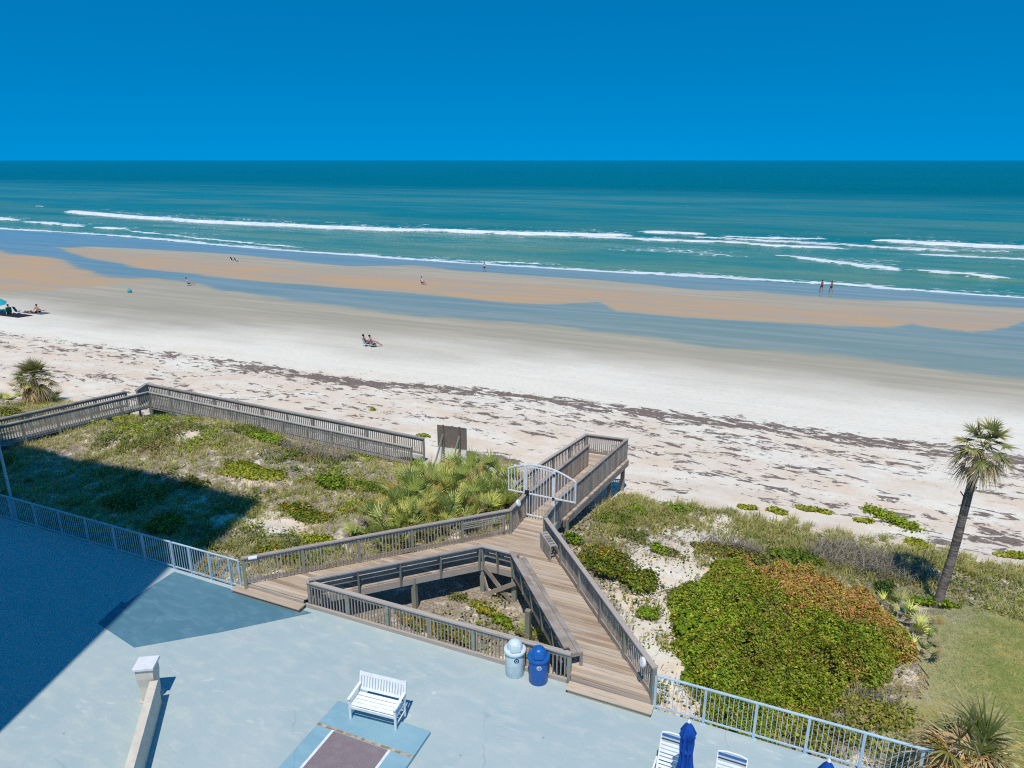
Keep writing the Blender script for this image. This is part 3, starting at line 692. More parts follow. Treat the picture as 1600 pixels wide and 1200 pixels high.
# notice bench by the gate: slatted shelf fixed inside the railing
mb = MB(); q0 = v3(RC, ZD)+Vector((.0, -.25, 0)); dr_ = Vector((RF[0]-RC[0], RF[1]-RC[1], 0)).normalized(); ins = Vector((-.957, -.291, 0))
c0 = v3(RC, ZD)+dr_*.3
for q in range(6): mb.beam(c0+dr_*(.1+q*.18)+ins*.05+Vector((0, 0, .60)), c0+dr_*(.1+q*.18)+ins*.27+Vector((0, 0, .60)), .11, .03)
mb.beam(c0+ins*.28+Vector((0, 0, .52)), c0+dr_*1.1+ins*.28+Vector((0, 0, .52)), .035, .19); mb.beam(c0+ins*.05+Vector((0, 0, .56)), c0+dr_*1.1+ins*.05+Vector((0, 0, .56)), .035, .09)
for q in range(11): mb.beam(c0+ins*.285+dr_*(.05+q*.1)+Vector((0, 0, .02)), c0+ins*.285+dr_*(.05+q*.1)+Vector((0, 0, .45)), .075, .02, up=ins)
mb.build('shelf', M['far_wood'], bw_o)
# notice panel in the outer railing near the gate
mb = MB(); a = v3(OA, ZD).lerp(v3(OB, ZD), .80); b = v3(OA, ZD).lerp(v3(OB, ZD), .965); off = Vector((.05, -.09, 0))
for k in range(4): mb.beam(a+off+Vector((0, 0, .60+k*.075)), b+off+Vector((0, 0, .60+k*.075)), .03, .03)
mb.beam(b+off+Vector((0, 0, .2)), b+off+Vector((0, 0, .85)), .05, .07); mb.build('rack', M['far_wood'], bw_o)

# flight down from the gate, long landing, return flight
ZR = -.40
RK, RE, LE, ME, MK = (1.98, 26.02), (5.58, 32.18), (3.68, 32.86), (3.60, 31.35), (.80, 26.55)
gl, gr = Vector((OG[0], OG[1], 0)), Vector((RG[0], RG[1], 0))
mb = MB()
for k in range(4):
    t0, t1 = k/4, (k+1)/4
    a0_, a1_ = gl.lerp(v3(MK, 0), t0), gl.lerp(v3(MK, 0), t1+.02); b0_, b1_ = gr.lerp(v3(RK, 0), t0), gr.lerp(v3(RK, 0), t1+.02)
    z_ = ZD-.175*(k+1)+.0
    planks(mb, [(a0_.x, a0_.y), (a1_.x, a1_.y), (b1_.x, b1_.y), (b0_.x, b0_.y)], ANG, .15, lambda p, z_=z_: z_)
mb.build('stair', M['deck_wood'], bw_o)
mb = MB(); planks(mb, [MK, ME, (2.9, 31.9), LE, (RE[0]+.13, RE[1]+.02), (RE[0]+.15, RE[1]-.10), (RK[0]+.15, RK[1]-.09), RK], ANG, .142, lambda p: ZR-.004)
mb.build('landing', M['deck_wood'], bw_o)
LL, LM = (1.05, 29.75), (2.05, 28.75)
def zret(p): # return flight falls away from the landing
    f = np.clip(((p[0]-3.3)*-.62+(p[1]-32.0)*-.78)/4.2, 0, 1); return ZR-1.15*float(f)
mb = MB(); planks(mb, [ME, (2.05, 28.6), (.5, 28.9), LL, LE], ANG, .2, zret); mb.build('return_ramp', M['deck_wood'], bw_o)
mb = MB()
for a, b, za, zb in ((RG, RK, ZD, ZR), ((RK[0]+.13, RK[1]-.08), (RE[0]+.13, RE[1]-.08), ZR, ZR), (RE, LE, ZR, ZR), (MK, ME, ZR, ZR), (OG, MK, ZD, ZR)):
    mb.beam(v3(a, za-.19), v3(b, zb-.19), .06, .28)
mb.build('rim_board', M['rail_wood'], bw_o)
railing(bw_o, [v3(RC, ZD), v3(RK, ZR), v3(RE, ZR), v3(LE, ZR)], 1.05, foot=.05, spacing=1.5, bal=.10, bw=.05, post_w=.135)
railing(bw_o, [v3(OG, ZD), v3(MK, ZR), v3(ME, ZR)], 1.05, spacing=1.6, foot=.3, bal=.10, bw=.05)
railing(bw_o, [v3(LE, ZR), v3(LL, ZR-.40), v3((-.1, 28.5), ZR-.9)], 1.05, foot=None, spacing=1.5, bal=.12)
for p in ((5.45, 32.0), (4.6, 30.5), (3.55, 32.6), (3.4, 31.2), (2.25, 26.15), (1.9, 24.9)):
    mb = MB(); g = float(ground_z(*p)); mb.box((p[0], p[1], (ZR-.05+g-.3)/2), (.17, .17, ZR-.05-g+.3), ANG); mb.build('post', M['post_wood'], bw_o)
# round white fixtures on the rails
for p, nrm in ((Vector((-8.42, 20.30, 1.22)), Vector((.36, -.93, .2))), (Vector((.22, 24.15, 1.28)), Vector((.85, -.35, .4))), (Vector((3.42, 15.42, 1.16)), Vector((-.93, -.25, .2)))):
    nrm.normalize(); mb = MB()
    if p.x < -5: mb.box(p+Vector((0, -.02, .075)), (.27, .15, .05), R(18))
    else: mb.tube([p, p+nrm*.05, p+nrm*.075], [.135, .135, .09], 16)
    mb.build('round_fixture', M['white_plastic'], bw_o, bevel=.01)

# ---------------------------------------------------------------- arched metal gate
go = empty('arched_gate', (1.1, 24.65, ZD), 'white arched metal gate across the boardwalk above the beach stairs', 'gate')
gd = Vector((.913, -.408, 0)); g0 = Vector((-.13, 25.22, 0)); GL = 2.75
def gp(u, z): return g0+gd*u+Vector((0, 0, z))
def arch(u): x = (u/GL-.47)/.53; return 2.56-.40*x*x
dl, dr2 = .70, 1.90
mb = MB(); N_ = 20
for k in range(N_): mb.beam(gp(GL*k/N_, arch(GL*k/N_)), gp(GL*(k+1)/N_, arch(GL*(k+1)/N_)), .05, .05, ext=.004)
for u0, u1 in ((0, dl), (dr2, GL)): mb.beam(gp(u0, 1.32), gp(u1, 1.32), .04, .045)
for u in (0, GL): mb.beam(gp(u, 1.30), gp(u, arch(u)), .045, .045, up=(gd.x, gd.y, 0))
u = .13
while u < GL-.05:
    if not (dl-.05 < u < dr2+.05): mb.beam(gp(u, 1.33), gp(u, arch(u)-.02), .022, .022, up=(gd.x, gd.y, 0))
    u += .128
mb.build('wing_panel', M['white_metal'], go)
for u in (dl, dr2):
    mb = MB(); mb.beam(gp(u, ZD-.02), gp(u, arch(u)-.03), .075, .075, up=(gd.x, gd.y, 0)); mb.build('post', M['white_metal'], go)
mb = MB(); a, b = dl+.07, dr2-.07
for k in range(10): 
    ua, ub = a+(b-a)*k/10, a+(b-a)*(k+1)/10; mb.beam(gp(ua, arch(ua)-.10), gp(ub, arch(ub)-.10), .04, .045, ext=.003)
for z in (ZD+.12, 1.32): mb.beam(gp(a, z), gp(b, z), .04, .05)
for u in (a, b): mb.beam(gp(u, ZD+.1), gp(u, arch(u)-.10), .045, .045, up=(gd.x, gd.y, 0))
u = a+.11
while u < b-.04: mb.beam(gp(u, ZD+.12), gp(u, arch(u)-.11), .022, .022, up=(gd.x, gd.y, 0)); u += .118
gdo = mb.build('door', M['white_metal'], go)
mb = MB(); mb.box(gp(a+.01, 1.36)+Vector((0, -.05, 0)), (.16, .09, .22), ANG); mb.build('latch', M['black_metal'], gdo)
for z in (1.32, 2.3):
    mb = MB(); mb.box(gp(dr2-.03, z)+Vector((0, -.03, 0)), (.10, .06, .09), ANG); mb.build('hinge', M['black_metal'], gdo)

# ---------------------------------------------------------------- second boardwalk far off
bo = empty('dune_walkover', (-21, 40, -.7), 'grey wooden walkway along the dune edge beside the small palm', 'boardwalk')
n0, f0 = Vector((-26.7, 34.65, -.62)), Vector((-27.5, 35.95, -.62)); n1, f1 = Vector((-21.9, 40.6, -.7)), Vector((-23.2, 40.75, -.7))
dd = (n1-n0).normalized(); n00 = n0-dd*9; f00 = f0-dd*9
c1 = Vector((-22.9, 42.4, -.75)); e1n = Vector((-5.25, 34.15, -1.6)); e1f = Vector((-4.75, 35.35, -1.6))
mb = MB(); planks(mb, [(n00.x, n00.y), (n1.x, n1.y), (c1.x, c1.y), (f1.x, f1.y), (f00.x, f00.y)], ANG+1.2, .15, lambda p: -.68)
zl = lambda p: -.72-.9*max(0, min(1, (p[0]+22)/17))
planks(mb, [(n1.x, n1.y), (e1n.x, e1n.y), (e1f.x, e1f.y), (c1.x, c1.y)], ANG+1.57, .15, zl)
mb.build('deck', M['far_wood'], bo)
railing(bo, [n00, n1], 1.02, wood_=M['far_wood'], foot=None, cap=(.17, .05), bal=.13, bw=.045)
railing(bo, [f00, f1+Vector((-.1, -.1, 0))], 1.02, wood_=M['far_wood'], foot=None, cap=(.2, .06), bal=.13, bw=.045)
railing(bo, [f1+Vector((.45, .15, 0)), c1, e1f], 1.02, wood_=M['far_wood'], foot=None, cap=(.2, .06), bal=.13, bw=.045)
railing(bo, [n1+Vector((.02, .02, 0)), e1n], 1.0, wood_=M['far_wood'], foot=None, cap=(.14, .05), bal=.13, bw=.045)

# ---------------------------------------------------------------- board on posts by the dune
so_ = empty('notice_board', (-3.1, 35.1, -2), 'back of a brown plywood notice board with braces and white lower panel', 'notice board')
bd = Vector((1.62, -.55, 0)).normalized(); b0 = Vector((-3.98, 35.35, 0)); nb_ = Vector((bd.y, -bd.x, 0))
mb = MB(); c = b0+bd*.84; mb.beam(c-bd*.84+Vector((0, 0, -.43)), c+bd*.84+Vector((0, 0, -.43)), .04, 1.22); mb.build('panel', M['ply'], so_)
mb = MB(); mb.beam(c-bd*.80+Vector((0, 0, -1.45)), c+bd*.80+Vector((0, 0, -1.45)), .03, .78); mb.build('lower_panel', M['white_plastic'], so_)
for u in (.36, 1.30):
    p = b0+bd*u+nb_*.07; g = float(ground_z(p.x, p.y)); mb = MB(); mb.box((p.x, p.y, (g-.3+.24)/2), (.09, .09, .24-g+.3), math.atan2(bd.y, bd.x)); mb.build('post', M['ply'], so_)
    q = p+nb_*.75-bd*.3; mb = MB(); mb.beam((p.x, p.y-.06, -.25), (q.x, q.y, g-.1), .05, .09); mb.build('brace', M['post_wood'], so_)

# ---------------------------------------------------------------- plants
def strips(base, dirs, L, wdt, droop, nseg, side=None, taper=True):
    """curved tapering blades: base (n,3), dirs (n,3), L (n), wdt (n), droop (n) -> verts (n, 2*nseg+1, 3)"""
    n_ = len(base); up = np.array([0, 0, 1.0])
    if side is None:
        side = np.cross(dirs, up); side /= (np.linalg.norm(side, axis=1, keepdims=True)+1e-6)
    out = []
    for k in range(nseg+1):
        u = k/nseg
        c = base+dirs*(L*u)[:, None]; c = c.copy(); c[:, 2] -= droop*L*u*u
        wv = wdt*(1-u**1.6)*(.55+1.2*u*(1-u)*1.5) if taper else wdt*(1-.5*u)
        if k < nseg: out += [c-side*(wv/2)[:, None], c+side*(wv/2)[:, None]]
        else: out.append(c)
    return np.stack(out, 1)
def strip_faces(n_, nseg):
    k = 2*nseg+1; b = np.arange(n_)[:, None]*k
    q = np.concatenate([b+np.array([[2*i, 2*i+1, 2*i+3, 2*i+2]]) for i in range(nseg-1)], 0) if nseg > 1 else np.zeros((0, 4), int)
    t = b+np.array([[2*nseg-2, 2*nseg-1, 2*nseg]])
    return q, t
def blades_mesh(name, base, dirs, L, wdt, droop, colr, m, nseg=3, parent=None, tipc=None, side=None):
    V = strips(base, dirs, L, wdt, droop, nseg, side); n_, k, _ = V.shape
    C = np.repeat(colr[:, None, :], k, 1)
    if tipc is not None:
        u = np.array([i//2 for i in range(k)])/nseg; C = C*(1-u)[None, :, None]+tipc[:, None, :]*u[None, :, None]
    q, t = strip_faces(n_, nseg)
    fs_ = ([(4, q)] if len(q) else [])+[(3, t)]
    return npmesh(name, V.reshape(-1, 3), fs_, C.reshape(-1, 3), m, parent)
def unit(a): return a/(np.linalg.norm(a, axis=-1, keepdims=True)+1e-9)
def pick(cols, n_, jit=.18):
    cols = np.array(cols); c = cols[rng.integers(0, len(cols), n_)]
    return np.clip(c*(1+rng.normal(0, jit, (n_, 1)))*(1+rng.normal(0, jit*.3, (n_, 3))), .003, .9)
def leaves(P_, N_, size, colr, elong=1.5):
    """diamond leaves: centre P_, normal N_"""
    n_ = len(P_); N_ = unit(N_); a = unit(np.cross(N_, rng.normal(size=(n_, 3)))); b = np.cross(N_, a)
    s = size[:, None]; V = np.stack([P_-a*s*elong*.5, P_+b*s*.5+N_*s*.12, P_+a*s*elong*.5, P_-b*s*.5+N_*s*.12], 1)
    return V, np.repeat(colr[:, None, :], 4, 1)
def leaf_mesh(name, P_, N_, size, colr, m, parent=None, elong=1.5):
    V, C = leaves(P_, N_, size, colr, elong); n_ = len(P_)
    return npmesh(name, V.reshape(-1, 3), [(4, np.arange(4*n_).reshape(-1, 4))], C.reshape(-1, 3), m, parent)

def frond(mb_, base, az, el, pet, R_, nl, colr, spread=1.95, sag=.5, droop=.35, tip=None, wl=.05, curl=0.0, jit=.35):
    """one fan frond: petiole that sags plus a fan of leaflets; appended to lists"""
    d = np.array([math.cos(az)*math.cos(el), math.sin(az)*math.cos(el), math.sin(el)])
    end = base+d*pet; end[2] -= sag*pet*.5
    d2 = d.copy(); d2[2] -= sag; d2 = d2/np.linalg.norm(d2)
    side = np.cross(d2, [0, 0, 1.0]); ns_ = np.linalg.norm(side)
    side = np.array([-math.sin(az), math.cos(az), 0.]) if ns_ < .1 else side/ns_
    nrm = np.cross(side, d2)
    an = np.linspace(-spread, spread, nl)+rng.normal(0, .05, nl)
    dirs = np.cos(an)[:, None]*d2+np.sin(an)[:, None]*side+(.20+.1*np.abs(np.sin(an)))[:, None]*nrm*(1 if curl == 0 else curl)
    dirs = unit(dirs); L = R_*(.72+.28*np.cos(an*.8))*rng.uniform(.85, 1.1, nl)
    sd = unit(np.cross(dirs, nrm+rng.normal(0, jit, (nl, 3))))
    V = strips(np.repeat(end[None], nl, 0), dirs, L, np.full(nl, wl), np.full(nl, droop)*rng.uniform(.5, 1.4, nl), 3, sd)
    c = colr[None]*rng.uniform(.75, 1.25, (nl, 1)); k = V.shape[1]
    C = np.repeat(c[:, None, :], k, 1)
    if tip is not None:
        u = np.array([i//2 for i in range(k)])/3.0; C = C*(1-u**2)[None, :, None]+np.array(tip)[None, None, :]*(u**2)[None, :, None]
    mb_['b'].append((V, C))
    # petiole: thin strip
    Vp = strips(base[None], unit((end-base)[None]), np.array([np.linalg.norm(end-base)*1.02]), np.array([.05]), np.array([0.]), 3, side[None])
    mb_['b'].append((Vp, np.repeat((colr*np.array([1.2, 1.1, .8]))[None, None], Vp.shape[1], 1)))
def frond_mesh(lst, name, parent):
    V = np.concatenate([a for a, _ in lst]); C = np.concatenate([c for _, c in lst]); q, t = strip_faces(len(V), 3)
    return npmesh(name, V.reshape(-1, 3), [(4, q), (3, t)], C.reshape(-1, 3), M['frond'], parent)
GREENS = np.array([(.085, .115, .03), (.115, .14, .035), (.06, .095, .03), (.14, .15, .045), (.10, .125, .05)])
DEAD = np.array([(.36, .27, .20), (.29, .24, .22), (.42, .27, .14), (.28, .25, .26), (.46, .37, .31)])
def palm(base, top, r0, r1, label, R_, pet, n_green, n_dead, nl=26, boots=0, dead_el=(-1.25, -.35), green_el=(-.25, 1.35), wl=.05):
    o = empty('cabbage_palm', base, label, 'palm tree', 'cabbage palms')
    mb = MB(); base = Vector(base); top = Vector(top); pts = []; rs = []
    for k in range(15):
        u = k/14; p = base.lerp(top, u); p.x += .05*math.sin(u*5); p.z -= .15*(1-u)
        pts.append(p); rs.append((r0*(1-u)+r1*u)*(1+.05*math.sin(k*2.1))*(1.25 if k == 0 else 1))
    mb.tube(pts, rs, 14); mb.build('trunk', M['bark'], o, smooth=True)
    if boots:
        mb = MB()
        for k in range(boots):
            a = k*2.4; u = 1-.32*k/boots; p = base.lerp(top, u); rr = r1*1.0
            q = p+Vector((math.cos(a)*rr, math.sin(a)*rr, 0)); mb.beam(q, q+Vector((math.cos(a)*.13, math.sin(a)*.13, .17)), .09, .03, up=(math.cos(a), math.sin(a), 0))
        mb.build('frond_stubs', M['bark'], o)
    t_ = np.array(top)
    D = {'b': []}
    for k in range(n_green):
        u = (k+.5)/n_green; el = green_el[1]+(green_el[0]-green_el[1])*u+rng.normal(0, .1); az = k*2.39996+rng.normal(0, .2)
        frond(D, t_+np.array([0, 0, .1]), az, el, pet*rng.uniform(.8, 1.15), R_*rng.uniform(.85, 1.1), nl, GREENS[rng.integers(0, 5)]*rng.uniform(.8, 1.2), 1.75, .32*(.3+u), .15+.45*u, DEAD[rng.integers(0, 5)]*.9, wl)
    frond_mesh(D['b'], 'crown', o)
    D = {'b': []}
    for k in range(n_dead):
        el = rng.uniform(*dead_el); az = k*2.39996+rng.normal(0, .3)
        frond(D, t_-np.array([0, 0, .05]), az, el, pet*rng.uniform(.6, 1.0), R_*rng.uniform(.7, 1.0), nl-6, DEAD[rng.integers(0, 5)]*rng.uniform(.8, 1.15), 1.2, .5, .9, None, wl*.9)
    frond_mesh(D['b'], 'dead_fronds', o)
    return o
palm((14.72, 21.2, -1.25), (15.25, 21.3, 4.65), .155, .115, 'tall leaning cabbage palm with bare trunk on the lawn edge', .60, .60, 21, 12, boots=10, dead_el=(-.9, -.1), green_el=(-.3, 1.2))
pl = G(62, 626); palm((pl.x, pl.y, pl.z), (pl.x-.1, pl.y, pl.z+1.45), .2, .2, 'short bushy cabbage palm on the dune beyond the grey walkway', .86, .78, 44, 40, dead_el=(-1.3, -.5))
palm((10.45, 12.45, -1.0), (10.25, 12.6, .6), .22, .22, 'shaggy cabbage palm with dry brown fronds at the fence end', 1.2, .80, 8, 84, dead_el=(-.4, 1.3), green_el=(.6, 1.3), wl=.06)

# saw palmettos: four kinds, each plant a copy of its own
def palmetto_proto(k, dry):
    o = empty('saw_palmetto', (0, 0, 0), 'x', 'palmetto', 'saw palmettos')
    D = {'b': []}; n_ = 9
    base_c = np.array([(.22, .28, .09), (.29, .33, .10), (.14, .20, .095), (.32, .33, .14)])
    for i in range(n_):
        el = rng.uniform(.35, 1.35); az = i*2.39996+rng.normal(0, .3)
        c = base_c[rng.integers(0, 4)] if rng.random() > dry else DEAD[rng.integers(0, 5)]*.62
        frond(D, np.array([rng.normal(0, .08), rng.normal(0, .08), 0.]), az, el, rng.uniform(.35, .95), rng.uniform(.46, .64), 16, c*rng.uniform(.5, 1.4), 1.35, .14, .05, (.40, .38, .18) if rng.random() < .3 else None, .048, jit=.14)
    f = frond_mesh(D['b'], 'fronds', o)
    mb = MB(); mb.tube([(0, 0, -.35), (.02, 0, .02), (.03, .01, .2)], [.09, .09, .05], 8); mb.build('stem', M['bark'], o, local=True)
    return o
protos = [palmetto_proto(k, d) for k, d in enumerate((.05, .15, .25, .55))]
used = set()
def put_palmetto(k, p, sc, label):
    o = protos[k] if k not in used else copy_tree(protos[k]); used.add(k)
    o.location = p; o.rotation_euler = (0, 0, rng.uniform(0, 6.28)); o.scale = (sc, sc, sc*rng.uniform(.9, 1.1)); o['label'] = label; o['category'] = 'palmetto'
    return o
# clump between the gate and the outer railing
poly = [(580, 832), (600, 800), (632, 768), (660, 748), (690, 736), (730, 732), (770, 742), (800, 764), (806, 790), (770, 806), (700, 822), (640, 842), (600, 850)]
def inpoly(px, py, poly):
    c = False; n_ = len(poly)
    for i in range(n_):
        x1, y1 = poly[i]; x2, y2 = poly[(i+1) % n_]
        if (y1 > py) != (y2 > py) and px < (x2-x1)*(py-y1)/(y2-y1)+x1: c = not c
    return c
pts = []; tries = 0
gpoly = [(G(a, b).x, G(a, b).y) for a, b in [(x, y+14) for x, y in poly]]
xs = [p[0] for p in gpoly]; ys = [p[1] for p in gpoly]
while len(pts) < 84 and tries < 8000:
    tries += 1; q = (rng.uniform(min(xs), max(xs)), rng.uniform(min(ys), max(ys)))
    if not inpoly(q[0], q[1], gpoly): continue
    # keep off the boardwalk
    if -.358*q[0]+.933*q[1] < 22.55: continue
    if q[0] > 0.0 and q[1] < 25.9: continue
    if q[0] > .3: continue
    if min([math.hypot(q[0]-a[0], q[1]-a[1]) for a in pts]+[9]) < .50: continue
    pts.append(q)
for i, q in enumerate(pts):
    k = [0, 1, 0, 1, 2, 1, 0, 2][i % 8]
    put_palmetto(k, (q[0], q[1], float(ground_z(*q))+.1), rng.uniform(1.05, 1.4), 'spiky green saw palmetto in the dense clump between gate and notice board')
    
for (px, py, k, sc, lab) in [(1392, 950, 3, .75, 'yellowed palmetto behind the thicket nearest the round dark bush'), (1420, 968, 3, .8, 'dry palmetto at the lawn edge below the yellowed one'), (1437, 995, 2, .75, 'half green palmetto at the middle of the lawn edge'),
                             (1438, 1022, 3, .75, 'drooping brown palmetto lowest on the lawn edge'), (852, 1000, 1, .9, 'palmetto growing beside the inner bench back in the triangle'),
                             (835, 1000, 2, .6, 'small palmetto below the front railing in the triangle'), (40, 612, 1, 1.1, 'palmetto left of the short palm trunk'), (12, 632, 0, 1.1, 'dark palmetto at the far left dune edge'), (88, 628, 0, .8, 'palmetto at the foot of the short palm')]:
    g = G(px, py); o = put_palmetto(k, (g.x, g.y, g.z+.02), sc, lab)
for k in range(4):
    if k not in used: bpy.data.objects.remove(protos[k])

# shrubs: lumpy crowns of leaves over a few woody stems
def shrub(c, rx, ry, h, cols, label, n_=900, size=.09, name='shrub', rot=0.0, group='dune shrubs', elong=1.4, fleck=None, fleck_p=.0, lumps=7, seed=None, cat='shrub'):
    c = np.array([c.x, c.y, c.z]); o = empty(name, tuple(c), label, cat, group)
    L = []
    for k in range(lumps):
        a = rng.uniform(0, 6.28); r_ = rng.uniform(.0, .72)**.8; L.append((math.cos(a)*r_*rx, math.sin(a)*r_*ry, h*rng.uniform(.30, .62)*(1-.45*r_), rng.uniform(.36, .60)))
    li = rng.integers(0, lumps, n_); L = np.array(L)
    d = unit(rng.normal(size=(n_, 3))); d[:, 2] = np.abs(d[:, 2])*1.1-.25; d = unit(d)
    rad = L[li, 3][:, None]*np.array([rx, ry, h*.62])[None]*(rng.uniform(.45, 1.0, (n_, 1))**.5)
    q = L[li, :3]+d*rad*(1+.18*rng.normal(size=(n_, 1)))
    q[:, 2] = np.maximum(q[:, 2], .02)
    ca, sa = math.cos(rot), math.sin(rot); x = q[:, 0]*ca-q[:, 1]*sa; y = q[:, 0]*sa+q[:, 1]*ca
    p = np.stack([x+c[0], y+c[1], q[:, 2]], 1); p[:, 2] += ground_z(p[:, 0], p[:, 1])
    cc = pick(cols, n_, .2)
    if fleck is not None:
        msk = (rng.random(n_) < fleck_p*2*fbm(p[:, 0]*1.4, p[:, 1]*1.4, 8)); cc[msk] = pick(fleck, int(msk.sum()), .2)
    leaf_mesh('foliage', p, d*1.0+np.array([0, 0, .5])+rng.normal(0, .55, (n_, 3)), size*rng.uniform(.6, 1.25, n_), cc, M['leaf'], o, elong)
    mb = MB()
    for k in range(6):
        a = rng.uniform(0, 6.28); b = Vector((c[0], c[1], c[2]-.1)); e = Vector((c[0]+math.cos(a)*rx*.6, c[1]+math.sin(a)*ry*.6, c[2]+h*.55)); mb.tube([b, b.lerp(e, .5)+Vector((0, 0, .06)), e], [.02, .015, .008], 5)
    mb.build('stem', M['bark'], o)
    return o
GRN = [(.065, .105, .012), (.09, .135, .015), (.05, .085, .014), (.12, .155, .02)]
BRT = [(.12, .19, .012), (.16, .225, .018), (.09, .15, .015)]
YEL = [(.20, .22, .025), (.25, .25, .03), (.15, .19, .025)]
OLV = [(.10, .12, .03), (.13, .135, .045), (.08, .10, .035)]
FLK = [(.28, .17, .025), (.32, .23, .03), (.24, .13, .03)]
ORB = [(.33, .19, .085), (.40, .23, .10), (.27, .16, .08), (.38, .28, .15), (.22, .14, .08)]
SH = [
 (945, 893, 1.15, .95, .95, GRN, 'round green shrub with orange flecks beside the long right railing', 3200, .075, FLK, .22),
 (1003, 915, .95, .75, .6, GRN, 'low green shrub with orange flecks right of the round one', 1900, .075, FLK, .18),
 (1012, 965, .5, .42, .45, BRT, 'small bright green bush between railing and thicket', 500, .08, None, 0),
 (1028, 862, .42, .35, .45, BRT, 'small bright tuft bush on the bare dune sand', 420, .08, None, 0),
 (1112, 1000, 1.35, 1.25, 1.15, BRT, 'bright green bush at the left end of the thicket', 3600, .12, None, 0),
 (1090, 1065, .7, .5, .4, BRT, 'low green bush between thicket and fence corner', 700, .09, None, 0),
 (1386, 932, .48, .48, .72, [(.03, .06, .012), (.04, .075, .014)], 'compact round dark green bush in front of the leaning palm', 1500, .06, None, 0),
 (512, 760, 1.05, .6, .62, GRN, 'dark green shrub on the dune middle among dead stems', 1900, .10, BRT, .3),
 (588, 764, 1.0, .55, .42, GRN, 'flat green shrub beside the palmetto clump', 1300, .09, None, 0),
 (425, 692, 1.7, .6, .5, BRT, 'bright green shrub in front of the grey walkway', 2300, .10, None, 0),
 (400, 742, 1.9, .9, .36, YEL, 'yellow green mat shrub at the dune centre', 2700, .10, None, 0),
 (470, 803, 1.7, .7, .35, GRN, 'flat olive shrub above the boardwalk railing', 2100, .09, FLK, .2),
 (262, 828, 1.0, .75, .6, OLV, 'olive shrub standing in the tower shadow by the fence', 1700, .09, YEL, .35),
 (190, 790, .9, .6, .5, OLV, 'dark olive shrub in the shadow above the long fence', 1200, .09, None, 0),
 (255, 648, .9, .5, .55, BRT, 'green tuft shrub below the corner of the grey walkway', 1000, .09, None, 0),
 (195, 660, 1.1, .55, .5, YEL, 'leafy yellow green shrub near the grey walkway bend', 1200, .09, None, 0),
 (640, 724, .9, .4, .4, BRT, 'bright green shrub at the end of the grey walkway', 900, .09, YEL, .2),
 (300, 760, .8, .5, .3, OLV, 'low dull shrub at the edge of the tower shadow', 700, .09, None, 0),
 (575, 842, .8, .5, .4, BRT, 'green mat shrub outside the boardwalk railing', 900, .09, FLK, .15),
 (430, 868, 1.2, .45, .5, GRN, 'green shrub with red flecks outside the boardwalk end', 1500, .08, FLK, .2),
 (500, 850, 1.2, .45, .4, YEL, 'yellowish shrub behind the boardwalk balusters', 1300, .08, None, 0),
 (712, 1000, 1.1, .45, .5, GRN, 'green shrub with orange flecks behind the front railing', 1900, .07, FLK, .25),
 (640, 975, .8, .4, .45, GRN, 'orange flecked shrub at the narrow end of the triangle', 1200, .07, FLK, .25),
 (790, 975, .45, .3, .3, BRT, 'small green plant on the sand inside the triangle', 320, .08, None, 0),
 (718, 935, .35, .25, .2, OLV, 'pale plant in the shade under the boardwalk', 200, .07, None, 0),
 (895, 850, .45, .35, .6, BRT, 'bright plant in the shade below the beach landing', 420, .08, None, 0),
 (1168, 795, .55, .3, .2, YEL, 'yellow green beach plant nearest the landing posts', 380, .10, None, 0),
 (1217, 800, .5, .3, .22, YEL, 'second beach plant of the row on the upper sand', 330, .10, None, 0),
 (1270, 798, .75, .35, .2, YEL, 'wide yellow green beach plant on the upper sand', 520, .10, None, 0),
 (1345, 815, .55, .3, .16, YEL, 'flat yellow beach plant beside the long vine', 350, .10, None, 0),
 (1437, 850, .6, .5, .2, YEL, 'yellow beach plant near the leaning palm trunk', 450, .10, None, 0),
 (1590, 872, .8, .45, .22, YEL, 'yellow green beach plant at the right frame edge', 500, .10, None, 0),
 (583, 641, .28, .2, .22, YEL, 'lone tiny bush on bare sand beyond the grey walkway', 130, .09, None, 0),
 (662, 682, .45, .28, .22, YEL, 'small bush between walkway end and notice board', 260, .10, None, 0),
 (1150, 870, 1.6, .7, .5, OLV, 'olive shrub on the seaward side of the thicket', 2100, .09, FLK, .15),
 (1240, 880, 1.3, .7, .55, GRN, 'green shrub between dead grey stems and orange thicket top', 1900, .09, None, 0),
 (1060, 800, .7, .5, .5, BRT, 'green bush among dune grass right of the landing', 800, .09, None, 0),
 (995, 800, .6, .4, .45, BRT, 'green bush in the grass closest to the landing', 600, .09, None, 0),
 (1460, 945, .8, .35, .35, BRT, 'green plants around the foot of the leaning palm', 700, .09, None, 0),
 (1280, 1150, 1.1, .6, .5, [(.10, .12, .03), (.16, .15, .05)], 'thin yellow green bush behind the fence near the lawn', 1200, .08, YEL, .4),
 (1380, 1120, 1.1, .6, .35, [(.13, .14, .04), (.2, .18, .07)], 'straggly bush between thicket and shaggy palm', 1000, .08, YEL, .3),
 (985, 842, .9, .5, .35, OLV, 'greyish green shrub on the bare dune near the landing', 900, .07, None, 0),
 (1050, 865, .6, .35, .25, OLV, 'thin dull green plant on the bare dune sand', 380, .07, None, 0),
 (1060, 935, .5, .6, .35, OLV, 'dull shrub between bare sand and thicket edge', 500, .07, FLK, .15),
 (755, 955, .7, .35, .3, YEL, 'yellowish plants on the triangle sand by the posts', 500, .07, FLK, .1),
 (690, 985, .7, .35, .35, GRN, 'dense green plants behind the middle of the front railing', 800, .07, FLK, .15),
 (960, 815, .9, .5, .5, GRN, 'green shrub growing against the landing stringer', 1100, .08, None, 0),
 (20, 650, 1.6, .8, .6, OLV, 'green dune shrub beyond the grey walkway at far left', 1900, .10, YEL, .3),
]
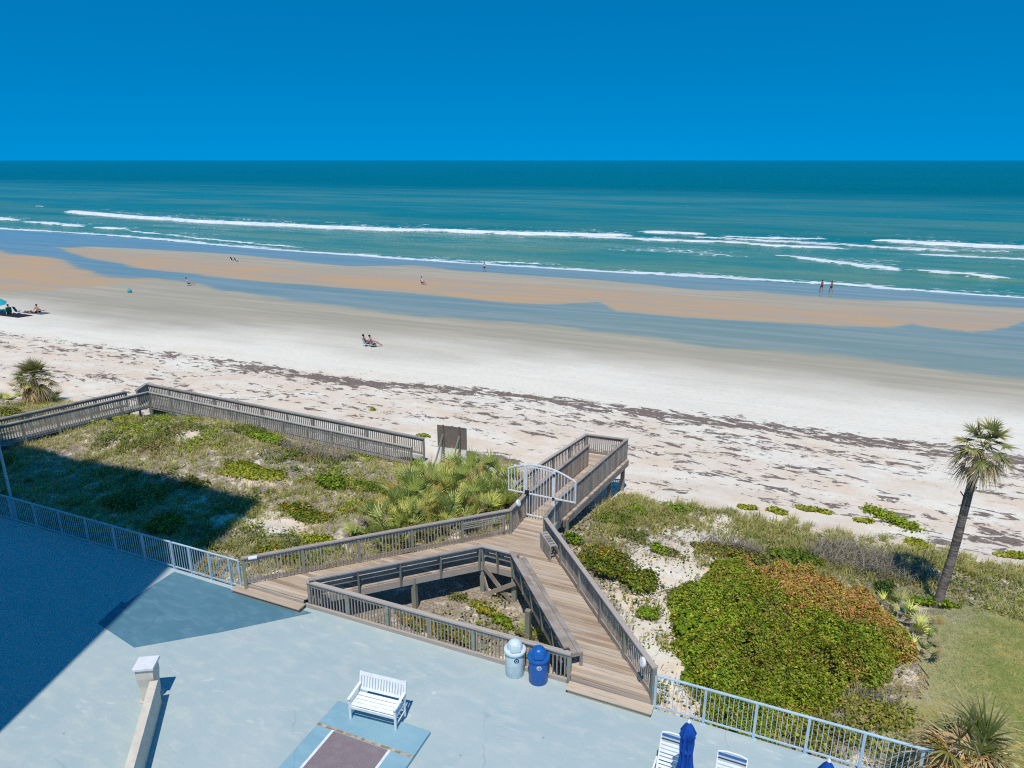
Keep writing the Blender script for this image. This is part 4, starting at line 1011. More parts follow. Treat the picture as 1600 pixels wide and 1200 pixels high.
for (px, py, rx, ry, h, cols, lab, n_, size, fl, fp) in SH:
    shrub(G(px, py), rx, ry, h, cols, lab, n_, size, rot=ANG, fleck=fl, fleck_p=fp)
# the long creeping vine on the sand
o = empty('beach_vine', G(1390, 810), 'long green creeping vine stretching over the upper sand', 'vine')
a, b = G(1358, 797), G(1428, 828); u = rng.random(900); q = np.array(a)[None]*(1-u)[:, None]+np.array(b)[None]*u[:, None]; q[:, :2] += rng.normal(0, .22, (900, 2)); q[:, 2] = ground_z(q[:, 0], q[:, 1])+rng.uniform(.02, .22, 900)
leaf_mesh('foliage', q, np.array([0, 0, 1.])+rng.normal(0, .5, (900, 3)), rng.uniform(.07, .14, 900), pick(BRT+YEL, 900), M['leaf'], o)

# the broad wind-sheared thicket
o = empty('thicket', (8.3, 18.8, -1), 'broad wind sheared green thicket with a browned orange seaward top', 'thicket')
H0 = [(1052, 1000), (1060, 930), (1085, 880), (1110, 850), (1165, 845), (1225, 856), (1300, 884), (1370, 912), (1415, 955), (1434, 1002), (1420, 1040), (1370, 1060), (1330, 1080), (1290, 1100), (1215, 1125), (1130, 1112), (1080, 1060)]
hp = np.array([(P(x, y+8, -.35).x, P(x, y+8, -.35).y) for x, y in H0])
def inside_many(X, Y, poly):
    c = np.zeros(X.shape, bool); n_ = len(poly)
    for i in range(n_):
        x1, y1 = poly[i]; x2, y2 = poly[(i+1) % n_]
        cond = ((y1 > Y) != (y2 > Y)) & (X < (x2-x1)*(Y-y1)/((y2-y1) or 1e-9)+x1); c ^= cond
    return c
def dist_edge(X, Y, poly):
    d = np.full(X.shape, 1e9); n_ = len(poly)
    for i in range(n_):
        a = np.array(poly[i]); b = np.array(poly[(i+1) % n_]); ab = b-a; t = np.clip(((X-a[0])*ab[0]+(Y-a[1])*ab[1])/(ab@ab), 0, 1)
        d = np.minimum(d, np.hypot(X-a[0]-t*ab[0], Y-a[1]-t*ab[1]))
    return d
N_ = 185000; X = rng.uniform(hp[:, 0].min(), hp[:, 0].max(), N_); Y = rng.uniform(hp[:, 1].min(), hp[:, 1].max(), N_)
wx = 1.7*(fbm(X*.7, Y*.7, 87)-.5); wy = 1.7*(fbm(X*.8+7, Y*.8, 89)-.5); k = inside_many(X+wx, Y+wy, hp); X = X[k]; Y = Y[k]; D_ = dist_edge(X+wx[k], Y+wy[k], hp)
lc = []
while len(lc) < 105:
    q = (rng.uniform(hp[:, 0].min(), hp[:, 0].max()), rng.uniform(hp[:, 1].min(), hp[:, 1].max()))
    if inside_many(np.array([q[0]]), np.array([q[1]]), hp)[0] and min([math.hypot(q[0]-a[0], q[1]-a[1]) for a in lc]+[9]) > .42: lc.append((q[0], q[1], rng.uniform(.42, 1.0), rng.uniform(.55, 1.12)))
lc = np.array(lc)
def hedge_h(X, Y, D_):
    h = np.full(X.shape, .22)
    for a, b, r, hh in lc: h = np.maximum(h, hh*np.sqrt(np.clip(1-((X-a)**2+(Y-b)**2)/r**2, 0, 1)))
    return np.clip(D_/.8, 0, 1)**.5*(h+.45*sst(.4, 3.0, D_)+.25*(fbm(X*2.6, Y*2.6, 83)-.5)+.2*(noise2(X*5.5, Y*5.5, 85)-.5))+.03
lob = np.zeros(len(X), int); bd_ = np.full(len(X), 9.)
for i_, (a, b, r, hh) in enumerate(lc):
    d_ = np.hypot(X-a, Y-b)/r; m_ = d_ < bd_; lob[m_] = i_; bd_[m_] = d_[m_]
ltint = (rng.uniform(.86, 1.16, (len(lc), 1))*np.array([[1, 1, 1.]])+rng.normal(0, .04, (len(lc), 3)))
Hh = hedge_h(X, Y, D_); e_ = .12
gx = (hedge_h(X+e_, Y, D_)-Hh)/e_; gy = (hedge_h(X, Y+e_, D_)-Hh)/e_
depth = rng.random(len(X))**2*.28; Zl = ground_z(X, Y)+np.maximum(Hh-depth, .02)+rng.normal(0, .025, len(X))
s_, t_ = st(X, Y)
OP = [(1160, 846), (1225, 852), (1310, 880), (1380, 908), (1425, 960), (1440, 1012), (1390, 1008), (1310, 985), (1235, 955), (1175, 915)]
op = np.array([(P(x, y, -.25).x, P(x, y, -.25).y) for x, y in OP])
D_ = D_+.0; do = dist_edge(X, Y, op); do = np.where(inside_many(X, Y, op), do, -do)
bm_ = sst(-.5, .8, do+.15+2.8*(fbm(X*.9, Y*.9, 91)-.5)+.6*(np.take(rng.random(len(lc)), lob)-.5))
cc = pick(GRN+OLV+[(.085, .10, .015), (.11, .125, .02)], len(X), .25)*(.8+.5*fbm(X*.8, Y*.8, 93))[:, None]*np.clip(ltint[lob], .4, 1.6)
msk = rng.random(len(X)) < np.clip(bm_*.66+.03+.15*(fbm(X*1.1, Y*1.1, 95) > .62)+.25*sst(2.2, 4.2, t_)*(fbm(X*.9, Y*.9, 98) > .5), 0, 1); cc[msk] = pick(ORB+[(.22, .15, .05)], int(msk.sum()), .22)
gap = (noise2(X*2.3, Y*2.3, 97)+.5*(noise2(X*6, Y*6, 99)-.5) < .17) & (rng.random(len(X)) < .8) & (~msk)
Zl[gap] = np.maximum(Zl[gap]-.5, ground_z(X[gap], Y[gap]))
kp = ~gap | (rng.random(len(X)) < .35); X, Y, Zl, gx, gy, cc, msk, Hh = (q[kp] for q in (X, Y, Zl, gx, gy, cc, msk, Hh))
leaf_mesh('foliage', np.stack([X, Y, Zl], 1), np.stack([-gx*.6, -gy*.6, np.ones_like(X)], 1)+rng.normal(0, .5, (len(X), 3)), rng.choice([.03, .042, .055, .07], len(X), p=[.35, .35, .22, .08])*rng.uniform(.8, 1.2, len(X)), np.clip(cc*np.where(msk[:, None], np.array([[1.1, 1.0, .95]]), np.array([[1.6, 1.6, .95]])), 0, .6), M['leaf'], o, 1.7)
for k in range(14):
    i = rng.integers(0, len(X)); p = Vector((X[i], Y[i], float(ground_z(X[i], Y[i]))-.1)); q = p+Vector((rng.normal(0, .35), rng.normal(0, .35), float(Hh[i])*.9))
    mb = MB(); mb.tube([p, p.lerp(q, .5)+Vector((.05, 0, 0)), q], [.03, .02, .006], 5); mb.build('stem', M['bark'], o)

# dead grey shrubs: nothing but branching twigs
def dead_shrub(c, rx, ry, h, n_, label, colr=((.27, .225, .18), (.20, .165, .135), (.33, .285, .235)), rot=ANG):
    o = empty('dead_shrub', tuple(c), label, 'dead shrub', 'dead grey shrubs')
    a = rng.uniform(0, 6.28, n_); r_ = np.sqrt(rng.random(n_)); x = np.cos(a)*r_*rx; y = np.sin(a)*r_*ry
    ca, sa = math.cos(rot), math.sin(rot); X = c.x+x*ca-y*sa; Y = c.y+x*sa+y*ca
    base = np.stack([X, Y, ground_z(X, Y)+rng.uniform(0, h*.45, n_)], 1)
    d = np.stack([rng.normal(0, .75, n_)+.3, rng.normal(0, .75, n_), rng.uniform(.1, 1.0, n_)], 1)
    L = rng.uniform(.2, .6, n_)*h*1.4
    V = blades_mesh('twigs', base, unit(d), L, rng.uniform(.012, .028, n_), rng.uniform(-.2, .5, n_), pick(colr, n_, .15), M['twig'], 3, o)
    return o
dead_shrub(G(490, 708), 2.2, 1.0, .8, 1100, 'tangle of dead grey branches in front of the walkway end')
dead_shrub(G(1330, 880), 1.7, 1.1, 1.0, 1300, 'grey leafless thicket left of the leaning palm')
dead_shrub(G(1400, 900), 1.3, .9, .9, 900, 'grey leafless bush behind the round dark bush', ((.17, .17, .11), (.21, .20, .13), (.26, .23, .17)))
dead_shrub(G(1140, 862), 1.2, .35, .85, 700, 'strip of dead grey twigs topping the thicket')
dead_shrub(P(1290, 942, -.35), 1.5, .25, .4, 400, 'thin line of grey twigs across the orange thicket top')
dead_shrub(G(1330, 1085), 1.2, .3, .35, 500, 'bare dark twigs along the lower lawn side of the thicket', ((.13, .115, .11), (.2, .18, .17)))
dead_shrub(G(330, 838), 2.0, .8, .3, 600, 'low grey stems on bare sand near the tower shadow')

# ---------------------------------------------------------------- grass and ground cover (nobody could count them)
def region(n_, s0, s1, t0, t1):
    s = rng.uniform(s0, s1, n_); t = rng.uniform(t0, t1, n_); return (*xy(s, t), s, t)
def keep_off(X, Y):
    s, t = st(X, Y); u = -.358*X+.933*Y; v = .957*X+.291*Y
    on = (u > 20.4) & (u < 22.2) & (X > -9.4) & (X < 1.2)
    on |= (v > 6.05) & (v < 8.0) & (Y > 14) & (Y < 25.5)
    g = .866*X-.5*Y; on |= (g > -13.6) & (g < -11.1) & (Y > 24) & (Y < 33.2)
    d1 = np.array([.639, .769]); w1 = (X+26.7)*-d1[1]+(Y-34.65)*d1[0]; on |= (w1 > .05) & (w1 < 1.5) & (Y < 42)
    d2 = np.array([.935, -.355]); w2 = (X+21.9)*.36+(Y-40.6)*.933; on |= (w2 > .05) & (w2 < 1.8) & (X < -4.5) & (X > -23)
    return ~on & (s > S0+.15)
def veg_left(X, Y, s, t): return (s < 29.2+1.5*(fbm(t*.2, s*.1, 7)-.5)) & keep_off(X, Y)
bare = np.array([[*G(px, py)[:2], r] for px, py, r in [(245, 655, .8), (300, 680, .6), (440, 820, 1.0), (395, 750, .5), (350, 815, .8), (460, 650, .5), (1090, 840, 1.6), (1045, 900, 1.1), (1015, 985, .9), (1000, 1040, .9), (1065, 1040, .7), (1120, 820, 1.2), (720, 940, 1.9), (650, 925, 1.4), (790, 960, .8), (1020, 930, .6), (960, 840, .5)]])
def bareness(X, Y):
    b = np.zeros_like(X)
    for x, y, r in bare: b = np.maximum(b, np.exp(-((X-x)**2+(Y-y)**2)/r**2))
    return b
def tufts(name, X, Y, nb, Lr, wr, cols, tips, label, lean=.55, droop=(.3, .9), cat='grass'):
    n_ = len(X); X = np.repeat(X, nb)+rng.normal(0, .06, n_*nb); Y = np.repeat(Y, nb)+rng.normal(0, .06, n_*nb); k = n_*nb
    hf = np.repeat(rng.uniform(.6, 1.25, n_), nb)
    a = rng.uniform(0, 6.28, k); ln = rng.uniform(.1, 1.0, k)*lean
    d = unit(np.stack([np.cos(a)*ln+.12, np.sin(a)*ln+.05, np.ones(k)], 1))
    cc = np.repeat(pick(cols, n_, .15), nb, 0)*rng.uniform(.75, 1.25, (k, 1)); tt = np.repeat(pick(tips, n_, .15), nb, 0)
    o = blades_mesh(name, np.stack([X, Y, ground_z(X, Y)-.02], 1), d, rng.uniform(*Lr, k)*hf, rng.uniform(*wr, k), rng.uniform(*droop, k), cc, M['grass'], 3, None, tt)
    return tag(o, label, cat, kind='stuff')
GC = [(.18, .195, .07), (.23, .22, .095), (.15, .18, .065), (.28, .24, .135)]; GT = [(.38, .34, .21), (.31, .30, .15), (.43, .37, .26), (.21, .23, .09)]
# left dune
X, Y, s, t = region(23000, S0, 30.5, -47, -8.5)
f = fbm(X*.35, Y*.35, 101); k = veg_left(X, Y, s, t) & (rng.random(len(X)) < (.25+.75*sst(.34, .62, f))*(1-bareness(X, Y)*1.2)*.95) & ~((X > -7) & (-.358*X+.933*Y < 22.0))
tufts('dune_grass', X[k], Y[k], 8, (.25, .62), (.016, .032), GC, [(.46, .42, .27), (.38, .37, .19), (.50, .44, .32), (.26, .29, .11)], 'olive and straw dune grass on the left dune')
X, Y, s, t = region(27000, S0+.5, 33, -10.5, 10.5)
seag = sst(26.6, 28.4, s+.6*np.sin(t*.8)-1.2*sst(3, 6, t))*(1-sst(29.8, 31.4, s+2.4*(fbm(t*.45, s*.3, 33)-.5)+.5*sst(-2, 4, t)))
lawnm = (t > 3.6) & (s < 25.2)
k = keep_off(X, Y) & ~lawnm & (rng.random(len(X)) < (.85*seag+.30*sst(.4, .62, fbm(X*.5, Y*.5, 103))*(s < 27.5))*(1-bareness(X, Y)))
tufts('dune_grass', X[k], Y[k], 9, (.3, .78), (.014, .03), [(.14, .15, .055), (.18, .175, .08), (.105, .125, .05)], GT, 'tall tan and green dune grass between the thicket and the beach')
cs = []
for (px, py, n_c, sp) in [(430, 690, 5, 1.0), (110, 668, 8, 1.4), (250, 640, 8, 1.2), (290, 720, 10, 2.2), (190, 700, 9, 2.0), (340, 690, 9, 1.8), (390, 800, 6, 1.0), (120, 790, 9, 2.0), (300, 800, 8, 2.0), (450, 770, 8, 1.8), (380, 860, 6, .8), (60, 740, 8, 1.8), (1010, 800, 14, 1.2), (1130, 805, 14, 1.4), (1230, 830, 14, 1.5), (1500, 885, 16, 1.2), (1560, 890, 14, 1.0), (1330, 840, 12, 1.4), (1430, 880, 12, 1.0), (960, 830, 8, .8)]:
    p = G(px, py)
    for _ in range(n_c): cs.append((p.x+rng.normal(0, sp*.6), p.y+rng.normal(0, sp*.6)))
cs = np.array(cs); cs = cs[keep_off(cs[:, 0], cs[:, 1])]
X = np.repeat(cs[:, 0], 5)+rng.normal(0, .10, len(cs)*5); Y = np.repeat(cs[:, 1], 5)+rng.normal(0, .10, len(cs)*5)
tufts('dune_grass', X, Y, 12, (.5, .95), (.016, .03), [(.17, .18, .065), (.21, .20, .09), (.12, .15, .055)], GT, 'taller arching clumps of straw tipped dune grass', .8, (.4, 1.1))
# ground vines in green mats
X, Y, s, t = region(190000, S0, 30.5, -47, -8.5)
f2 = fbm(X*.42+9, Y*.42, 111); k = veg_left(X, Y, s, t) & (rng.random(len(X)) < sst(.50, .66, f2+.35*(fbm(X*2.5, Y*2.5, 113)-.5))*(1-bareness(X, Y)*1.3)) & ~((X > -6.5) & (X < 1.5) & (s < 19.5) & (rng.random(len(X)) < .8))
X = X[k]; Y = Y[k]; n_ = len(X); pal = fbm(X*.3, Y*.3, 115)[:, None]
c1 = pick(OLV+GRN, n_, .2); c2 = pick(YEL+BRT, n_, .2); c3 = pick([(.22, .12, .05), (.17, .13, .07)], n_, .2)
cc = np.where(pal > .55, c2, c1); cc = np.where((fbm(X*.6, Y*.6, 117) > .63)[:, None] & (rng.random((n_, 1)) < .6), c3, cc)
o = leaf_mesh('ground_vines', np.stack([X, Y, ground_z(X, Y)+rng.random(n_)**1.5*.28*(.3+fbm(X*1.2, Y*1.2, 119))], 1), np.array([0, 0, 1.])+rng.normal(0, .5, (n_, 3)), rng.uniform(.05, .10, n_), cc, M['leaf'])
tag(o, 'creeping green and reddish ground vines matting the dune', 'ground cover', kind='stuff')
X, Y, s, t = region(60000, S0+.3, 30.5, -10.5, 9)
f2 = fbm(X*.6+3, Y*.6, 121); k = keep_off(X, Y) & ~((t > 3.8) & (s < 25.4)) & (rng.random(len(X)) < (.17+.8*sst(.47, .64, f2+.4*(fbm(X*3, Y*3, 123)-.5))+.45*sst(26, 27.5, s)*(1-sst(29, 30.5, s)))*(1-bareness(X, Y)*.9))
X = X[k]; Y = Y[k]; n_ = len(X); cc = pick(OLV+GRN+YEL, n_, .2); rr = rng.random(n_) < .2; cc[rr] = pick([(.25, .2, .13)], int(rr.sum()), .2)
o = leaf_mesh('ground_vines', np.stack([X, Y, ground_z(X, Y)+rng.random(n_)**1.5*.22], 1), np.array([0, 0, 1.])+rng.normal(0, .5, (n_, 3)), rng.uniform(.05, .10, n_), cc, M['leaf'])
tag(o, 'sparse low ground plants on the sandy dune right of the boardwalk', 'ground cover', kind='stuff')
# dry stems scattered through the dune
X, Y, s, t = region(30000, S0, 29.5, -47, 9); k = keep_off(X, Y) & (rng.random(len(X)) < .85-.7*bareness(X, Y)) & ~((t > 3.8) & (s < 25.4)); X = X[k]; Y = Y[k]; n_ = len(X)
d = unit(np.stack([rng.normal(0, 1, n_), rng.normal(0, 1, n_), rng.uniform(0, .8, n_)], 1))
o = blades_mesh('dry_stems', np.stack([X, Y, ground_z(X, Y)+.01], 1), d, rng.uniform(.12, .45, n_), rng.uniform(.008, .02, n_), rng.uniform(-.1, .3, n_), pick([(.30, .26, .22), (.22, .17, .13), (.36, .30, .24)], n_, .2), M['twig'], 2)
tag(o, 'dry grey and brown stems littering the dune', 'ground litter', kind='stuff')

# ---------------------------------------------------------------- lawn
LP = [(1438, 1050), (1430, 1010), (1440, 970), (1475, 952), (1520, 935), (1570, 912), (1600, 905)]
lp = [(P(x, y, -.95).x, P(x, y, -.95).y) for x, y in LP]; far_ = [(30, 24.4), (38, 4), (12, 11.6), (9.2, 13.1), (9.1, 14.6)]
lawn_poly = np.array(lp+far_)
gx_ = np.arange(8, 38, .13); gy_ = np.arange(3, 27, .13); GX, GY = np.meshgrid(gx_, gy_, indexing='ij')
ins_ = inside_many(GX+.9*(fbm(GX*1.1, GY*1.1, 141)-.5), GY+.9*(fbm(GX*1.1, GY*1.1, 143)-.5), lawn_poly) & (st(GX, GY)[0] > S0+.1)
idx = np.arange(GX.size).reshape(GX.shape); cm = ins_[:-1, :-1] & ins_[1:, :-1] & ins_[1:, 1:] & ins_[:-1, 1:]
qd = np.stack([idx[:-1, :-1], idx[1:, :-1], idx[1:, 1:], idx[:-1, 1:]], -1)[cm]
lz = ground_z(GX, GY)+.05
o = npmesh('lawn', np.stack([GX, GY, lz], -1).reshape(-1, 3), [(4, qd)], None, M['lawn'], smooth=True, attrs=dict(edge=np.exp(-(dist_edge(GX, GY, lawn_poly)+1.2*(fbm(GX*.8, GY*.8, 145)-.5))/.55).ravel().clip(0, 1))); tag(o, 'mown patchy lawn at the right', 'lawn', kind='structure')
N_ = 150000; X = rng.uniform(8.5, 24, N_); Y = rng.uniform(11, 25, N_); D_ = dist_edge(X, Y, lawn_poly); k = (inside_many(X, Y, lawn_poly) | (rng.random(N_) < np.exp(-D_/.35)*.6)) & (st(X, Y)[0] > S0+.1) & (X/(Y*.954+4.3) < .85) & keep_off(X, Y); X = X[k]; Y = Y[k]; n_ = len(X)
a = rng.uniform(0, 6.28, n_); pt = fbm(X*.45, Y*.45, 131)+.25*(fbm(X*2, Y*2, 133)-.5)
gcol = np.where((pt > .55)[:, None], pick([(.30, .25, .12), (.25, .22, .09), (.36, .31, .19)], n_, .15), pick([(.14, .175, .055), (.11, .15, .05), (.18, .19, .075)], n_, .15))
o = blades_mesh('lawn_grass', np.stack([X, Y, ground_z(X, Y)+.03], 1), unit(np.stack([np.cos(a)*.7, np.sin(a)*.7, np.ones(n_)], 1)), rng.uniform(.07, .17, n_), rng.uniform(.018, .034, n_), np.full(n_, .3), gcol*np.array((1.15, 1.12, .95))*rng.uniform(.6, 1.35, (n_, 1)), M['grass'], 1)
tag(o, 'short green and straw coloured grass blades of the lawn', 'grass', kind='stuff')

# ---------------------------------------------------------------- white bench
bo_ = empty('park_bench', (-3.42, 14.62, .095), 'white slatted bench at the head of the shuffleboard lane', 'bench', rz=math.atan2(-.40, 1.25))
BL = 1.32
mb = MB()
for k in range(4): mb.box((0, -.10+.125*k-.05, .43+.006*abs(1.5-k)), (BL-.06, .105, .026))
mb.box((0, -.225, .385), (BL-.06, .03, .08)); mb.build('seat', M['white_metal'], bo_, True, bevel=.006)
mb = MB(); bt_ = R(14)
def bk_(z): return .31+(z-.43)*math.tan(bt_)
Mx = Matrix.Rotation(-bt_, 3, 'X')
for z, hh in ((.90, .09), (.52, .07)): mb.box((0, bk_(z), z), (BL-.08, .03, hh), M=Mx)
for k in range(15):
    x = -BL/2+.10+(BL-.2)*k/14; mb.box((x, bk_(.71), .71), (.05, .018, .33), M=Mx)
mb.build('backrest', M['white_metal'], bo_, True)
for sx in (-1, 1):
    x = sx*(BL/2-.03)
    mb = MB(); mb.box((x, -.21, .31), (.055, .055, .62)); mb.build('leg', M['white_metal'], bo_, True, bevel=.006)
    mb = MB(); mb.beam((x, .29, 0), (x, .31, .43), .055, .055, up=(1, 0, 0)); mb.beam((x, .31, .42), (x, bk_(.94), .96), .055, .055, up=(1, 0, 0)); mb.build('leg', M['white_metal'], bo_, True, bevel=.006)
    mb = MB(); mb.beam((x, -.27, .635), (x, .02, .65), .075, .028); mb.beam((x, .01, .651), (x, bk_(.66)-.02, .67), .075, .028); mb.build('armrest', M['white_metal'], bo_, True, bevel=.008)
    mb = MB(); mb.box((x, .04, .385), (.035, .46, .06)); mb.box((x, .04, .15), (.03, .46, .045)); mb.build('side_rail', M['white_metal'], bo_, True)

# ---------------------------------------------------------------- litter bins
def bin_(loc, m, em, label, ring_m, ang):
    o = empty('trash_can', loc, label, 'trash can', 'dome topped trash cans', ang)
    mb = MB(); mb.lathe([(.25, 0), (.262, .02), (.272, .74), (.265, .76)], 32); mb.build('body', m, o, True, smooth=True)
    mb = MB(); mb.lathe([(.28, .73), (.308, .745), (.312, .79), (.298, .815), (.218, .835), (.21, .91), (.19, .975), (.15, 1.03), (.09, 1.065), (.03, 1.08)], 32); lid = mb.build('lid', m, o, True, smooth=True)
    # hopper with its flap, on the side towards the pool
    mb = MB(); mb.box((0, -.15, .93), (.29, .17, .18), M=Matrix.Rotation(R(-8), 3, 'X')); hp_ = mb.build('hopper', m, lid, True, bevel=.02)
    mb = MB(); mb.box((0, -.243, .91), (.21, .015, .11), M=Matrix.Rotation(R(-8), 3, 'X')); mb.build('flap', M['can_blue'] if m == M['can_blue'] else M['emblem_pale'], lid, True, bevel=.004)
    y = -.272
    mb = MB(); mb.tube([(0.02, y+.012, .60), (.02, y-.004, .60)], [.068, .068], 20); e = mb.build('emblem', em, o, True)
    mb = MB()   # three chasing arrows inside the disc
    for k in range(3):
        pts_ = [(.02+.034*math.cos(a_), y-.008, .60+.034*math.sin(a_)) for a_ in np.linspace(k*2.094+.2, k*2.094+1.65, 6)]
        mb.tube(pts_, [.008]*4+[.014, .002], 6)
    mb.build('arrow_ring', ring_m, e, True)
    return o
bin_((.08, 16.42, 0), M['can_white'], M['emblem_dark'], 'pale dome topped trash can with dark round emblem', M['emblem_pale'], R(5))
bin_((.72, 16.13, 0), M['can_blue'], M['emblem_pale'], 'blue dome topped trash can with pale round emblem', M['emblem_dark'], R(-3))

# ---------------------------------------------------------------- loungers, table, closed umbrellas
def lounger():
    o = empty('sun_lounger', (0, 0, 0), 'x', 'sun lounger', 'white strap loungers by the fence')
    W_ = .62
    a0_, a1_ = Vector((0, 0, .36)), Vector((0, .42, .98))
    mb = MB()
    for sx in (-1, 1):
        x = sx*W_/2
        mb.tube([(x, -1.35, .34), (x, 0, .36)], .021, 8); mb.tube([(x, 0, .36), (x, .42, .98)], .021, 8)
    mb.tube([(-W_/2, .42, .98), (-.15, .45, 1.0), (.15, .45, 1.0), (W_/2, .42, .98)], .021, 8); mb.tube([(-W_/2, -1.35, .34), (W_/2, -1.35, .34)], .021, 8)
    fr = mb.build('frame', M['white_metal'], o, True, smooth=True)
    mb = MB(); n_ = 9; bl = MB(); dk_ = MB()
    ang = math.atan2(.62, .42)
    for k in range(n_):
        u = (k+.5)/n_; p = a0_.lerp(a1_, u); t = bl if k == n_-1 else (dk_ if k == n_-2 else mb)
        t.box(p+Vector((0, -.015, .01)), (W_-.01, .058 if k != n_-2 else .03, .006), M=Matrix.Rotation(ang, 3, 'X'))
    mb.build('back_straps', M['white_plastic'], o, True); bl.build('blue_strap', M['strap_blue'], o, True); dk_.build('gap_shade_strip', M['gap_shade'], o, True)  # the narrow dark strip paints the gap below the blue strap
    mb = MB()
    for k in range(18): mb.box((0, -.05-1.28*k/17, .372-.0005*k), (W_-.01, .055, .006))
    mb.build('seat_straps', M['white_plastic'], o, True)
    for sx in (-1, 1):
        x = sx*(W_/2+.03); mb = MB(); mb.tube([(x, .10, .36), (x, .06, .58), (x, 0, .60), (x, -.32, .60), (x, -.40, .56), (x, -.42, .36)], .024, 8); mb.build('armrest', M['white_metal'], o, True, smooth=True)
        for y in (.05, -1.2):
            mb = MB(); mb.tube([(sx*W_/2, y, .355), (sx*(W_/2+.02), y+.02, 0)], .02, 8); mb.build('leg', M['white_metal'], o, True, smooth=True)
    return o
lo = lounger(); p = P(1055, 1149, .98); rz_ = ANG
def lplace(o, px, py):
    p = P(px, py, .98); bx = Vector((-math.sin(rz_), math.cos(rz_), 0))*.42; o.location = (p.x-bx.x, p.y-bx.y, 0); o.rotation_euler = (0, 0, rz_)
lplace(lo, 1056, 1150); lo['label'] = 'white strap lounger half hidden behind the closed umbrella'
l2 = copy_tree(lo); lplace(l2, 1145, 1180); l2['label'] = 'white strap lounger right of the round table'
def umbrella(loc, label):
    o = empty('patio_umbrella', loc, label, 'umbrella', 'closed blue umbrellas')
    mb = MB(); mb.tube([(0, 0, .0), (0, 0, 2.36)], .022, 10); mb.build('pole', M['white_metal'], o, True, smooth=True)
    mb = MB(); mb.lathe([(.012, 2.33), (.04, 2.345), (.035, 2.38), (.012, 2.41)], 12); mb.build('finial', M['white_plastic'], o, True, smooth=True)
    ph = [rng.uniform(.8, 1.2) for _ in range(48)]
    mb = MB(); mb.lathe([(.03, 2.33), (.09, 2.25), (.155, 2.05), (.145, 2.00), (.125, 1.96), (.135, 1.75), (.12, 1.5), (.135, 1.3), (.165, 1.1), (.18, .98), (.14, .98)], 48,
                        wob=lambda k, i: 1+(.22 if i > 1 else .05)*math.cos(k*2*math.pi/6)*(ph[k] if i > 2 else 1)); mb.build('canopy', M['canvas_blue'], o, True, smooth=True)
    mb = MB(); mb.lathe([(.137, 1.60), (.145, 1.62), (.145, 1.66), (.137, 1.68)], 24); mb.build('tie_band', M['canvas_blue'], o, True)
    mb = MB(); mb.lathe([(.24, 0), (.24, .05), (.06, .08), (.04, .25)], 24); mb.build('base', M['white_plastic'], o, True, smooth=True)
    return o
pu = P(1077, 1125, 2.40); umbrella((pu.x, pu.y, 0), 'closed royal blue umbrella standing through the white table')
pu2 = P(1296, 1186, 2.40); umbrella((pu2.x, pu2.y, 0), 'tip of a closed blue umbrella at the bottom frame edge')
to = empty('round_table', (pu.x+.10, pu.y+.03, 0), 'round white table around the umbrella pole', 'table')
mb = MB(); mb.lathe([(.06, .70), (.40, .70), (.42, .715), (.415, .73), (.06, .735)], 36); mb.build('tabletop', M['white_plastic'], to, True, smooth=True)
for k in range(4):
    a = k*math.pi/2+.6; mb = MB(); mb.tube([(math.cos(a)*.30, math.sin(a)*.30, .70), (math.cos(a)*.36, math.sin(a)*.36, 0)], .018, 8); mb.build('leg', M['white_metal'], to, True, smooth=True)
# slim pole by the fence
g = G(17, 800); po = empty('lamp_pole', sw(wt(-20.0), .25, -1.0), 'slim pale pole behind the shaded fence at the left frame edge', 'pole')
mb = MB(); x, y, _ = sw(wt(-20.0), .25); mb.tube([(x, y, -1.1), (x, y, 2.2), (x, y, 5.2)], [.06, .05, .04], 12); mb.build('pole_shaft', M['fence_metal'], po, smooth=True)
mb = MB(); mb.lathe([(.05, 5.2), (.16, 5.25), (.16, 5.5), (.03, 5.62)], 16, c=(x, y, 0)); mb.build('lamp_head', M['white_plastic'], po)

